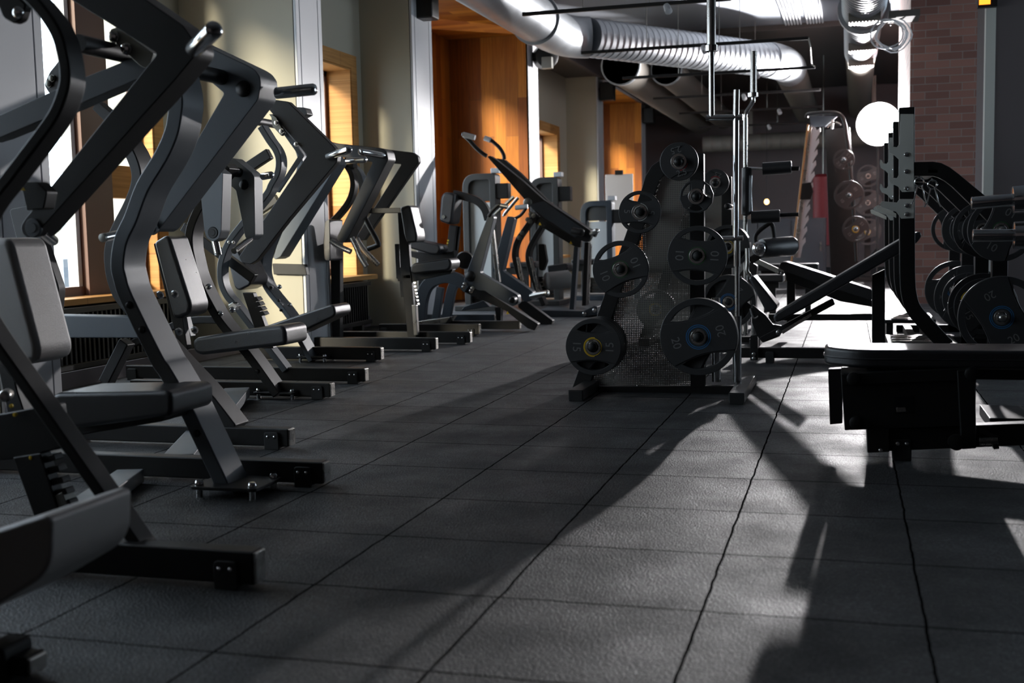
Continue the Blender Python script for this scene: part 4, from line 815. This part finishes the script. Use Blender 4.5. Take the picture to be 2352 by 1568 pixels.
pd = thing('pulldown_machine', atz(1345, 715), 'black pulldown machine, two long arms rising steeply to curved hand bars before the oak wall', 'exercise machine')
Yp = 12.0
A = prof([(1119, 360), (1124, 357), (1136, 364), (1200, 415), (1248, 458), (1357, 530), (1358, 545), (1350, 556), (1330, 552), (1245, 502), (1222, 478)], Yp, .10, 'lever_arm', 'black', pd, .02)
prof([(1215, 470), (1248, 462), (1345, 530), (1320, 545), (1250, 500)], Yp-.01, .02, 'side_plate', 'blueg', A, .01)
dome(aty(1212, 465, Yp), .05, 'pivot_cap', 'steel', A, h=.02)
B = prof([(1140, 363), (1157, 366), (1195, 398), (1262, 465), (1370, 535), (1365, 545), (1250, 470), (1180, 408)], Yp+.7, .10, 'lever_arm', 'black', pd, .01)
ztub([(1118, 358), (1108, 352), (1092, 338), (1078, 322), (1064, 309), (1072, 308), (1090, 314)], Yp, .022, A, 'hand_bar', 'black'); ztub([(1064, 309), (1091, 316)], Yp-.02, .03, A, 'grip_sleeve', 'panel')
ztub([(1158, 366), (1157, 356), (1150, 343), (1140, 332), (1126, 321), (1115, 318)], Yp+.7, .022, B, 'hand_bar', 'black'); ztub([(1113, 317), (1127, 322)], Yp+.68, .03, B, 'grip_sleeve', 'panel')
prof([(1232, 500), (1240, 497), (1335, 553), (1333, 568), (1320, 566), (1228, 512)], Yp+.25, .08, 'upper_frame', 'black', pd, .005); yellow_label((1240, 514), Yp+.24, pd, .018); yellow_label((1311, 557), Yp+.24, pd, .018)
prof([(1318, 566), (1328, 568), (1318, 712), (1307, 711)], Yp+.2, .10, 'post', 'blueg', pd); prof([(1342, 556), (1352, 556), (1346, 702), (1336, 702)], Yp+.5, .10, 'post', 'black', pd); prof([(1353, 560), (1358, 560), (1352, 700), (1347, 700)], Yp+.6, .05, 'post_edge', 'satin', pd)
stube([(1230, 490), (1205, 525), (1186, 555), (1180, 585), (1186, 615), (1198, 652)], Yp+.2, .05, .13, 'curved_upright', 'black', pd)
stube([(1246, 515), (1222, 555), (1212, 580), (1213, 605), (1225, 645), (1248, 702)], Yp+.55, .05, .15, 'curved_upright', 'black', pd)
prof([(1186, 590), (1192, 592), (1204, 655), (1196, 652)], Yp+.15, .04, 'front_face', 'satin', pd, bevel=.003); prof([(1215, 590), (1221, 592), (1240, 672), (1233, 672)], Yp+.5, .04, 'front_face', 'satin', pd, bevel=.003)
bolts([(1219, 491), (1225, 495), (1212, 504), (1217, 508), (1199, 535), (1193, 546)], Yp+.19, .022, pd, m='steel')
rod(aty(1316, 530, Yp-.05), aty(1340, 535, Yp-.1), .04, 'pivot_tube', 'black', pd); rod(aty(1358, 536, Yp), aty(1373, 529, Yp-.1), .026, 'weight_horn', 'satin', pd)
prof([(1230, 712), (1340, 714), (1365, 702), (1372, 704), (1372, 722), (1330, 730), (1232, 728)], Yp, .5, 'base_ring', 'blueg', pd, .01); bolts([(1342, 720), (1365, 712)], Yp-.01, .02, pd)
prof([(1236, 560), (1250, 560), (1256, 600), (1248, 622), (1238, 620)], Yp+.6, .08, 'cam_plate', 'black', pd, .02)
MB().lathe([(0, .02), (.01, .09), (.02, .1), (.28, .1), (.30, .08)], aty(1253, 646, Yp+.6), (.75, .6, .06), 26).build('leg_roller', 'greyleather', pd)
pad([(1256, 610), (1300, 604), (1306, 612), (1300, 622), (1258, 626)], Yp+.9, .3, 'seat', 'leather', pd, .02, .02)
# weight stack towers
for (x0, x1, yt, yb, Y, lb, m) in ((1061, 1144, 400, 716, 13.2, 'grey weight stack tower with a rounded top before the oak wall, left of two', 'iron'), (1216, 1286, 408, 704, 14.1, 'grey blue weight stack tower right of the pulldown arms, before the oak casing', 'iron'), (1332, 1408, 462, 690, 15.2, 'low grey weight stack machine left of the whiteboard', 'blueg')):
    a, b = aty(x0, yt, Y), aty(x1, yb, Y); t = thing('weight_stack_tower', V(((a.x+b.x)/2, Y, 0)), lb, 'exercise machine', 'weight stack towers'); w_ = .075
    out = fillet([(a.x, Y, 0), (a.x, Y, a.z), (b.x, Y, a.z), (b.x, Y, 0), (b.x-w_, Y, 0), (b.x-w_, Y, a.z-w_), (a.x+w_, Y, a.z-w_), (a.x+w_, Y, 0)], [0, .17, .05, 0, 0, .03, .10, 0], 6)
    MB().prism(out, (0, .22, 0)).build('arch_frame', m, t, .008)
    h = a.z; MB().box((a.x+w_*.7, Y+.05, h*.80), (b.x-w_*.7, Y+.17, h-w_*.6)).build('top_shroud', 'iron', t, .006)
    MB().box((a.x+w_*.8, Y+.06, h*.22), (b.x-w_*.8, Y+.08, h*.79)).build('guard_panel', 'clear', t, .004)
    for k in range(6): MB().box((a.x+w_, Y+.09, .08+k*.05), (b.x-w_, Y+.2, .125+k*.05)).build('weight_slab', 'black', t, .003)
    MB().box((a.x-.05, Y-.25, 0), (b.x+.05, Y+.5, .06)).build('base', m, t, .006)
    MB().box((b.x-.02, Y+.02, h-.30), (b.x+.15, Y+.16, h-.12)).build('pulley_box', 'black', t, .01); MB().box((b.x-.06, Y+.02, h), (b.x+.04, Y+.16, h+.06)).build('cap', 'panel', t, .008)
    MB().bar((b.x+.02, Y+.15, .45), (b.x+.35, Y+.15, .45), .08, .08).build('cross_rail', m, t, .005); MB().bar((b.x+.30, Y+.15, .0), (b.x+.30, Y+.15, .42), .08, .08, (0, 1, 0)).build('seat_post', m, t, .005)
    MB().box((b.x+.15, Y, .49), (b.x+.48, Y+.3, .56)).build('seat', 'leather', t, .02, 3)
wb = thing('flip_chart', atz(1420, 640), 'white flip chart board on a thin stand before the second oak wall', 'whiteboard')
a, b = aty(1390, 401, 17.5), aty(1455, 530, 17.5); MB().box((a.x, 17.5, b.z-.2), (b.x, 17.53, a.z)).build('board', 'board', wb, .01); MB().box(((a.x+b.x)/2-.06, 17.48, a.z-.01), ((a.x+b.x)/2+.06, 17.54, a.z+.06)).build('clip', 'black', wb, .005)
for x in (a.x+.08, b.x-.08): MB().tube([(x, 17.55, b.z), (x, 17.75, 0.01)], .015, 8).build('leg', 'steel', wb)
# ------------------------------------------------------------------ the dark area behind the plate trees
smh = thing('smith_machine', aty(1850, 640, 17.5)*1, 'smith machine frame with a leaning white toothed guide rail, left of the lamp', 'exercise machine')
Yq = 17.5
prof([(1857, 288), (1865, 288), (1832, 590), (1822, 590)], Yq, .05, 'guide_rod', 'satin', smh, bevel=.003); MB().tube(PY([(1856, 285), (1818, 600)], Yq-.15), .014).build('guide_rod', 'wood0', smh)
tp = [(1866, 290), (1873, 293)]; n = 11
for k in range(n):
    u = k/n; x = 1876-u*38; y = 300+u*278; tp += [(x, y), (x+8, y-8), (x+9, y+2), (x+2, y+13)]
tp += [(1838, 592), (1828, 592)]
prof(tp, Yq+.02, .03, 'toothed_rail', 'panel', smh, bevel=.003)
prof([(1838, 422), (1862, 418), (1868, 440), (1862, 458), (1835, 458)], Yq-.03, .12, 'bar_carriage', 'black', smh, bevel=.008)
ztub([(1852, 270), (1858, 262), (1905, 258), (1930, 264), (1940, 282), (1944, 310), (1950, 350), (1956, 420), (1962, 500), (1968, 600)], Yq+.3, .03, smh, 'side_frame', 'black', 5)
prof([(1860, 266), (1925, 266), (1905, 282), (1895, 291), (1862, 291)], Yq+.2, .05, 'top_plate', 'blueg', smh)
prof([(1895, 298), (1952, 292), (1975, 640), (1908, 640)], Yq+.5, .06, 'weight_column', 'black', smh)
ztub([(1912, 275), (1911, 296)], Yq+.1, .018, smh, 'hook', 'satin'); ztub([(1900, 292), (1910, 282), (1922, 282), (1932, 288)], Yq+.1, .016, smh, 'hook', 'satin')
ah = atz(1830, 700); MB().box((aty(1815, 600, Yq).x, Yq-.1, 0), (aty(1985, 600, Yq).x, Yq+.7, .08)).build('base', 'black', smh, .005)
for (x, y) in ((1938, 365), (1950, 447), (1966, 525)):
    p = aty(x, y, Yq); MB().lathe([(0, .024), (.36, .024), (.366, .018)], V((p.x, Yq+.5, p.z)), (0, -1, 0), 18).build('plate_horn', 'chrome', smh)
G4 = 'plates on the smith machine'
for (x, y, r, kg, c, rg, lb) in ((1943, 365, 23, '2.5', 'num', (), 'small plate, highest on the dark column beside the lamp'), (1950, 447, 32, '10', 'num', (), 'middle plate on the dark column beside the lamp'), (1966, 526, 29, '15', 'yellow', YEL2, 'yellow-ringed plate, lowest on the dark column beside the lamp')):
    p = aty(x if x != 1943 else 1938, y, Yq); plate(V((p.x, Yq+.2, p.z)), r*Yq/F, kg, 40, lb, G4, color=c, rings=rg)
pr_ = thing('plate_rack', atz(1990, 690), 'far plate rack in the haze under the lamp, three plates on its post', 'plate rack')
Yz = 20.2; q = aty(1993, 500, Yz); MB().box((q.x-.05, Yz, 0), (q.x+.05, Yz+.08, 1.75)).build('post', 'black', pr_, .005); MB().box((q.x-.35, Yz-.3, 0), (q.x+.35, Yz+.4, .06)).build('base', 'black', pr_, .005)
for (y, r, lb, c, rg) in ((405, 24, 'topmost plate on the far hazy rack under the lamp', 'num', ()), (466, 29, 'middle plate on the far hazy rack under the lamp', 'num', ()), (532, 29, 'lowest plate on the far hazy rack, partly behind the yellow-ringed one', 'yellow', YEL2)):
    p = aty(1991, y, Yz); MB().lathe([(0, .024), (.28, .024), (.286, .018)], V((q.x, Yz+.01, p.z)), (0, -1, 0), 16).build('plate_horn', 'chrome', pr_); plate(V((q.x, Yz-.14, p.z)), r*Yz/F, '10', 20, lb, 'plates on the far rack', color=c, rings=rg)
for (x0, x1, y0, Y, lb) in ((1735, 1880, 607, 12.6, 'low black bench with a bright top edge behind the yellow-ringed rear plates'), (1700, 1800, 632, 11.2, 'low black flat bench just behind the decline bench head end')):
    a, b = aty(x0, y0, Y), aty(x1, y0, Y); t = thing('flat_bench', V(((a.x+b.x)/2, Y, 0)), lb, 'bench')
    MB().box((a.x, Y, a.z-.07), (b.x, Y+.3, a.z)).build('pad', 'leather', t, .018, 3)
    MB().box((a.x+.05, Y+.1, a.z-.13), (b.x-.05, Y+.2, a.z-.07)).build('frame', 'black', t, .004)
    for x in (a.x+.08, b.x-.14): MB().box((x, Y+.11, 0), (x+.06, Y+.19, a.z-.12)).build('leg', 'black', t, .004)
bgx = aty(1890, 480, 22).x; hb = thing('punching_bag', (bgx, 22, .55), 'dark red punching bag hanging deep in the dark end of the room', 'punching bag')
MB().lathe([(0, .12), (.02, .17), (1.25, .18), (1.3, .12)], (bgx, 22, .55), (0, 0, 1), 24).build('bag', 'redm', hb); MB().tube([(bgx, 22, 1.84), (bgx, 22, ZC-.08)], .012, 8).build('chain', 'steel', hb)
cbx = aty(1790, 560, 20); cab = thing('storage_cabinet', (cbx.x, 20, 0), 'slate blue low cabinet in the dark behind the squat bar', 'cabinet')
MB().box((cbx.x-.9, 20, .06), (cbx.x+.75, 20.5, 1.05)).build('body', 'blueg', cab, .01)
for k in range(3): d_ = MB().box((cbx.x-.88+k*.54, 19.98, .1), (cbx.x-.88+k*.54+.52, 20, 1.02)).build('door', 'blueg', cab, .005); MB().box((cbx.x-.42+k*.54, 19.95, .5), (cbx.x-.40+k*.54, 19.98, .65)).build('handle', 'satin', d_)
MB().box((cbx.x-.88, 20.03, 0), (cbx.x+.73, 20.47, .06)).build('plinth', 'black', cab)
p = aty(1761, 457, 24); o = thing('pendant_bulb', p, 'tiny glowing amber bulb in the dark background left of the squat bar handles', 'lamp')
MB().lathe([(0, .02), (.03, .045), (.07, .05), (.1, .03), (.11, .01)], p, (0, 0, -1), 16).build('bulb', 'tiny', o); MB().tube([p, V((p.x, p.y, ZC-.08))], .006, 6).build('cord', 'black', o)
# ------------------------------------------------------------------ under the ceiling
def ribbed(mb, a, b, r, pitch=.11, n=40):
    a, b = V(a), V(b); d = b-a; L_ = d.length; k = max(2, int(L_/pitch)); pr = []
    for i in range(k):
        u = L_*i/k; s = L_/k; pr += [(u, r), (u+s*.82, r), (u+s*.86, r+.006), (u+s*.94, r+.006), (u+s*.98, r)]
    return mb.lathe(pr, a, d, n)
def elbow(a, c, b, n=8):                  # quarter bend from a through corner c to b
    a, c, b = V(a), V(c), V(b); return [a*(1-t)**2+c*2*t*(1-t)+b*t*t for t in [i/n for i in range(n+1)]]
ZD, RD = 3.38, .245
pA, pB = atz(1352, 86, ZD), atz(1762, 137, ZD); dx = (pB-pA).normalized(); xd = atz(1180, 12, ZD).x
d1 = thing('air_duct', V((xd, 13, ZD+RD)), 'big silvery air duct that turns from the wooden soffit and crosses the room', 'duct')
cA = V((xd, pA.y-.1, ZD)); MB().tube([V((xd, 4, ZD)), V((xd, pA.y-.75, ZD))], RD+.02, 40).build('straight_run', 'galv', d1)
MB().tube(elbow((xd, pA.y-.78, ZD), cA, pA, 9), RD+.015, 40).build('elbow', 'galv', d1)
MB().lathe([(0, RD+.02), (.0, RD+.05), (.05, RD+.05), (.05, RD+.02)], V((xd, pA.y-1.5, ZD)), (0, 1, 0), 40).build('joint_ring', 'galv', d1)
ribbed(MB(), pA, pB, RD).build('spiral_run', 'spiral', d1)
cB = pB+dx*.45; MB().tube(elbow(pB, cB, cB+V((.02, .75, -.02)), 9), RD+.015, 40).build('elbow', 'galv', d1)
MB().tube([cB+V((.02, .7, -.02)), cB+V((.05, 8.0, -.02))], RD, 32).build('far_run', 'duct2', d1)
def grille(c, ux, w, h, par, out):        # slotted outlet box standing off the duct
    c, ux, out = V(c), V(ux).normalized(), V(out).normalized(); up = out.cross(ux)
    q = lambda a, b: [c+ux*i*a+up*j*b for i, j in ((-1, -1), (1, -1), (1, 1), (-1, 1))]
    o = MB().prism([p-out*.06 for p in q(w/2, h/2)], out*.10).build('vent_box', 'duct2', par, .004)
    n = 9
    for k in range(n):
        s = c+ux*(w*.84*(k/(n-1)-.5))+out*.045; MB().bar(s-up*h*.4, s+up*h*.4, w*.045, .012, out).build('slat', 'black', o)
pm = aty(1557, 95, (pA.y+pB.y)/2-.25); mm = pA.lerp(pB, .46); grille(mm+V((0, -RD*.93, -.06)), dx, .30, .26, d1, (-dx.y, -dx.x*-1*-1, -.2) if False else (0.05, -1, -.25))
pR = atz(1977, 118, 3.42); xr = pR.x
d2 = thing('air_duct', V((xr, 14, 3.68)), 'straight silvery ribbed duct with slotted outlets, above the lamp at the upper right', 'duct')
ribbed(MB(), (xr, 6, 3.42), (xr, pR.y-3.4, 3.42), RD, .13).build('spiral_run', 'spiral', d2)
MB().lathe([(0, RD), (0, RD+.05), (.1, RD+.05), (.1, RD)], V((xr, pR.y-3.45, 3.42)), (0, 1, 0), 40).build('joint_ring', 'galv', d2)
ribbed(MB(), (xr, pR.y-3.4, 3.42), (xr, pR.y, 3.42), RD-.02, .13).build('spiral_run', 'spiral', d2)
MB().tube([(xr, pR.y, 3.42), (xr+.05, 26.5, 3.42)], RD-.03, 32).build('far_run', 'duct2', d2)
for yy in (pR.y-.5, pR.y-2.0, pR.y-4.2): grille(V((xr, yy, 3.42-RD+.0)), (1, 0, 0), .34, .24, d2, (0, 0, -1))
for i, (p, q, lb) in enumerate((((1425, 150), (1640, 300), 'dull painted duct running back along the wooden soffit'), ((1530, 160), (1700, 330), 'dull painted duct between the soffit duct and the crossing silvery one'))):
    a = aty(*p, 17.0+i); b = V((a.x, 26.5, a.z))
    d3 = thing('air_duct', a, lb, 'duct'); MB().tube([a, b], .27-.05*i, 32).build('far_run', 'duct2', d3)
    MB().lathe([(0, .2), (0, .29-.05*i), (.08, .29-.05*i), (.08, .2)], a, (0, 1, 0), 32).build('joint_ring', 'galv', d3)
d4 = thing('air_duct', V((-2, 25.5, 3.1)), 'faint ribbed duct crossing the dark far end of the room', 'duct'); ribbed(MB(), (-3.0, 25.4, 2.72), (1.5, 25.4, 2.72), .17, .2, 24).build('spiral_run', 'duct2', d4)
def strap(p, r, par):
    p = V(p)
    for s in (-1, 1): MB().box((p.x+s*r-.015, p.y-.02, p.z), (p.x+s*r+.015, p.y+.02, (ZC if p.y < 18.85 else ZC-.08))).build('hanger_strap', 'steel', par)
for yy in (8, 12): strap((xd, yy, ZD), RD+.03, d1); strap((xr, yy, 3.42), RD+.02, d2)
strap((-2, 25.4, 2.72), .02, d4); strap((.5, 25.4, 2.72), .02, d4)
# hanging track rails
RA = (((1200, 28), (1680, 2), 11.0), ((1335, 121), (1857, 88), 13.5), ((1430, 180), (1872, 154), 14.8), ((1500, 225), (1884, 207), 18.4), ((1560, 260), (1890, 245), 20.8), ((1605, 292), (1900, 280), 23.2))
nm = ['nearest black lighting rail hanging in front of the big duct, touching the top edge', 'second black lighting rail from the front, with a cord looping from its right end', 'third lighting rail from the front, just under the crossing silvery duct', 'fourth lighting rail from the front under the dark ceiling', 'fifth lighting rail from the front, dim under the dark ceiling', 'farthest dim lighting rail under the dark ceiling']
for i, (a, b, Y) in enumerate(RA):
    p, q = aty(*a, Y), aty(*b, Y); zc = (p.z+q.z)/2; p.z = q.z = zc
    t = thing('track_rail', (p+q)/2, nm[i], 'ceiling light', 'hanging lighting rails')
    MB().bar(p, q, .035, .035).build('rail', 'black', t, .003)
    for u in (.30, .62): s = p.lerp(q, u); MB().tube([s+V((0, 0, -.005)), V((s.x, s.y, ZC if Y < 18.9 else ZC-.08))], .004, 6).build('hanging_wire', 'steel', t)
    for u in ((.55,) if i % 2 else (.7,)):
        s = p.lerp(q, u); MB().lathe([(0, .03), (.09, .035), (.10, .02)], s+V((0, 0, -.02)), (.3, -.6, -.7), 16).build('spot_head', 'panel', t)
    if i in (1,): s = q; MB().tube(cr([s, s+V((.02, 0, -.1)), s+V((0.0, 1.2, -.12)), aty(1872, 154, 14.8)+V((0, -.05, .0))], 6), .008, 8).build('cord', 'white', t)
# silver cable bundles on the ceiling slab
for i, (x, lb) in enumerate(((1822, 'left bundle of pale cables clipped under the lit ceiling slab'), (1872, 'right bundle of pale cables clipped under the lit ceiling slab'))):
    p = atz(x, 60, ZC-.03); o = thing('cable_bundle', V((p.x, p.y-1, ZC-.03)), lb, 'cables', 'cable bundles')
    for k in range(6):
        off = (k-2.5)*.045; MB().tube(cr([V((p.x-.15+off, 12, ZC-.025)), V((p.x-.05+off+.02*math.sin(k*3), 15, ZC-.03)), V((p.x+off, 17, ZC-.025)), V((p.x+off+.01, 18.8, ZC-.03))], 8), .014, 8).build('cable', 'panel', o)
p = aty(2045, 80, 13.6); o = thing('cable_coil', p, 'coil of loose white cable hanging beside the ribbed duct at upper right', 'cables')
for k in range(5):
    r = .17+.02*math.sin(k*2)
    if k == 0: MB().tube([p+V((0, 0, .1)), V((p.x, p.y, ZC))], .006, 6).build('hanging_cord', 'panel', o)
    MB().tube([p+V((r*math.cos(a*.35)+.02*k-.04, .03*k-.06+.03*math.sin(a), r*.9*math.sin(a*.35)+.015*math.sin(k+a))) for a in range(19)], .008, 6).build('loop', 'panel', o)
MB().box((p.x-.02, p.y-.1, p.z-.03+.2), (p.x+.3, p.y+.3, p.z+.24)).build('bracket', 'ceild', o)
# speakers on the soffit edge
for i, (x, y, Y, lb) in enumerate(((975, 8, 11.1, 'black wall speaker on top of the second white pilaster, at the top edge'), (1244, 130, 15.4, 'round black speaker beside the edge of the oak niche'), (1396, 210, 19.8, 'black box speaker hanging under the soffit between the two oak niches'), (1490, 265, 24.2, 'farthest black speaker under the soffit past the second oak niche'))):
    p = aty(x, y, Y); o = thing('wall_speaker', p, lb, 'speaker')
    if i == 1: MB().lathe([(0, .05), (.0, .16), (.16, .16), (.18, .13)], p+V((0, .1, 0)), (.55, -.85, 0), 26).build('body', 'black', o); MB().box((p.x+.02, p.y-.1, p.z-.17), (p.x+.16, p.y, p.z-.02)).build('mount_box', 'steel', o, .005)
    else: MB().box((p.x-.12, p.y-.12, p.z-.16), (p.x+.12, p.y+.1, p.z+.15)).build('body', 'black', o, .02)
    MB().bar(V((p.x-.1, p.y, p.z)), V((XP-.01, p.y, p.z+.05)), .05, .05).build('bracket', 'black', o, .004)
p = aty(2266, 10, 10.9); ex = thing('exit_sign', p, 'small orange lit sign at the top edge on the dark column', 'sign')
MB().box((p.x-.07, 10.90, p.z-.02), (p.x+.09, 10.98, p.z+.2)).build('housing', 'black', ex, .004); MB().box((p.x-.06, 10.893, p.z+.0), (p.x+.03, 10.9, p.z+.18)).build('lit_face', 'exitm', ex)
# ------------------------------------------------------------------ light
sc = bpy.context.scene
w = bpy.data.worlds.new('sky'); sc.world = w; w.use_nodes = True; bg = w.node_tree.nodes['Background']
bg.inputs[0].default_value = (0.80, 0.90, 1.0, 1); bg.inputs[1].default_value = 7.0
def area(name, loc, sx, sy, rot, portal=True):
    l = bpy.data.lights.new(name, 'AREA'); l.shape = 'RECTANGLE'; l.size = sx; l.size_y = sy; l.cycles.is_portal = portal
    o = bpy.data.objects.new(name, l); C.objects.link(o); o.location = loc; o.rotation_euler = rot; return o
for k, (y0, y1, o0, o1, X, T) in enumerate(WB):
    zb, zt = zr(y0)
    area('window_portal', (X-T+.01, (o0+o1)/2, (zb+zt)/2), zt-zb, o1-o0, (0, R_(-90), 0))
for a, b in ((11.41, 15.15), (20.1, 24.03)): area('window_portal', (XN-.1, (a+.5+b-1)/2, 1.67), 3.05, b-a-1.5, (0, R_(-90), 0))
for a, b in RW: area('window_portal', (6.19, (a+b)/2, 1.95), 2.5, b-a, (0, R_(90), 0))
sl_ = bpy.data.lights.new('low_sun', 'SUN'); sl_.energy = 10.5; sl_.angle = R_(12); sl_.color = (1, 0.84, 0.60)
so = bpy.data.objects.new('low_sun', sl_); C.objects.link(so); so.location = (-12, -10, 8); so.rotation_euler = V((.42, .86, -.33)).to_track_quat('-Z', 'Y').to_euler()
LP = aty(2018, 285, 19.0)
lamp = thing('studio_lamp', (LP.x, LP.y, 0), 'blazing white studio lamp on a tall stand at the far right of the gym', 'lamp')
MB().lathe([(0, .33), (.02, .325), (.03, .28)], LP, (0, -1, 0), 40).build('diffuser', 'lampg', lamp)
MB().lathe([(0, .10), (.12, .16), (.30, .345), (.31, .345)], LP+V((0, .30, 0)), (0, -1, 0), 40).build('reflector', 'black', lamp)
MB().tube([LP+V((0, .25, -.05)), (LP.x, LP.y+.25, 0.3)], .018).build('stand', 'black', lamp)
for k in range(3):
    a = k*2.094+.5; MB().tube([(LP.x, LP.y+.25, .55), (LP.x+.5*math.cos(a), LP.y+.25+.5*math.sin(a), .02)], .012).build('leg', 'black', lamp)
l = bpy.data.lights.new('studio_flash', 'SPOT'); l.energy = 3800; l.spot_size = R_(140); l.spot_blend = 0.5; l.shadow_soft_size = 0.07; l.color = (1, 0.97, 0.98)
lo = bpy.data.objects.new('studio_flash', l); C.objects.link(lo); lo.location = LP+V((0, -.12, 0)); lo.rotation_euler = (R_(90), 0, R_(180-0))
lo.rotation_euler = V((-.12, -1, .08)).to_track_quat('-Z', 'Y').to_euler()
vs = sc.view_settings; vs.view_transform = 'Standard'; vs.look = 'None'; vs.gamma = 1; vs.use_curve_mapping = False; vs.exposure = 0.0
cy = sc.cycles; cy.max_bounces = 8; cy.diffuse_bounces = 4; cy.glossy_bounces = 4; cy.transparent_max_bounces = 12; cy.sample_clamp_indirect = 6; cy.sample_clamp_direct = 0
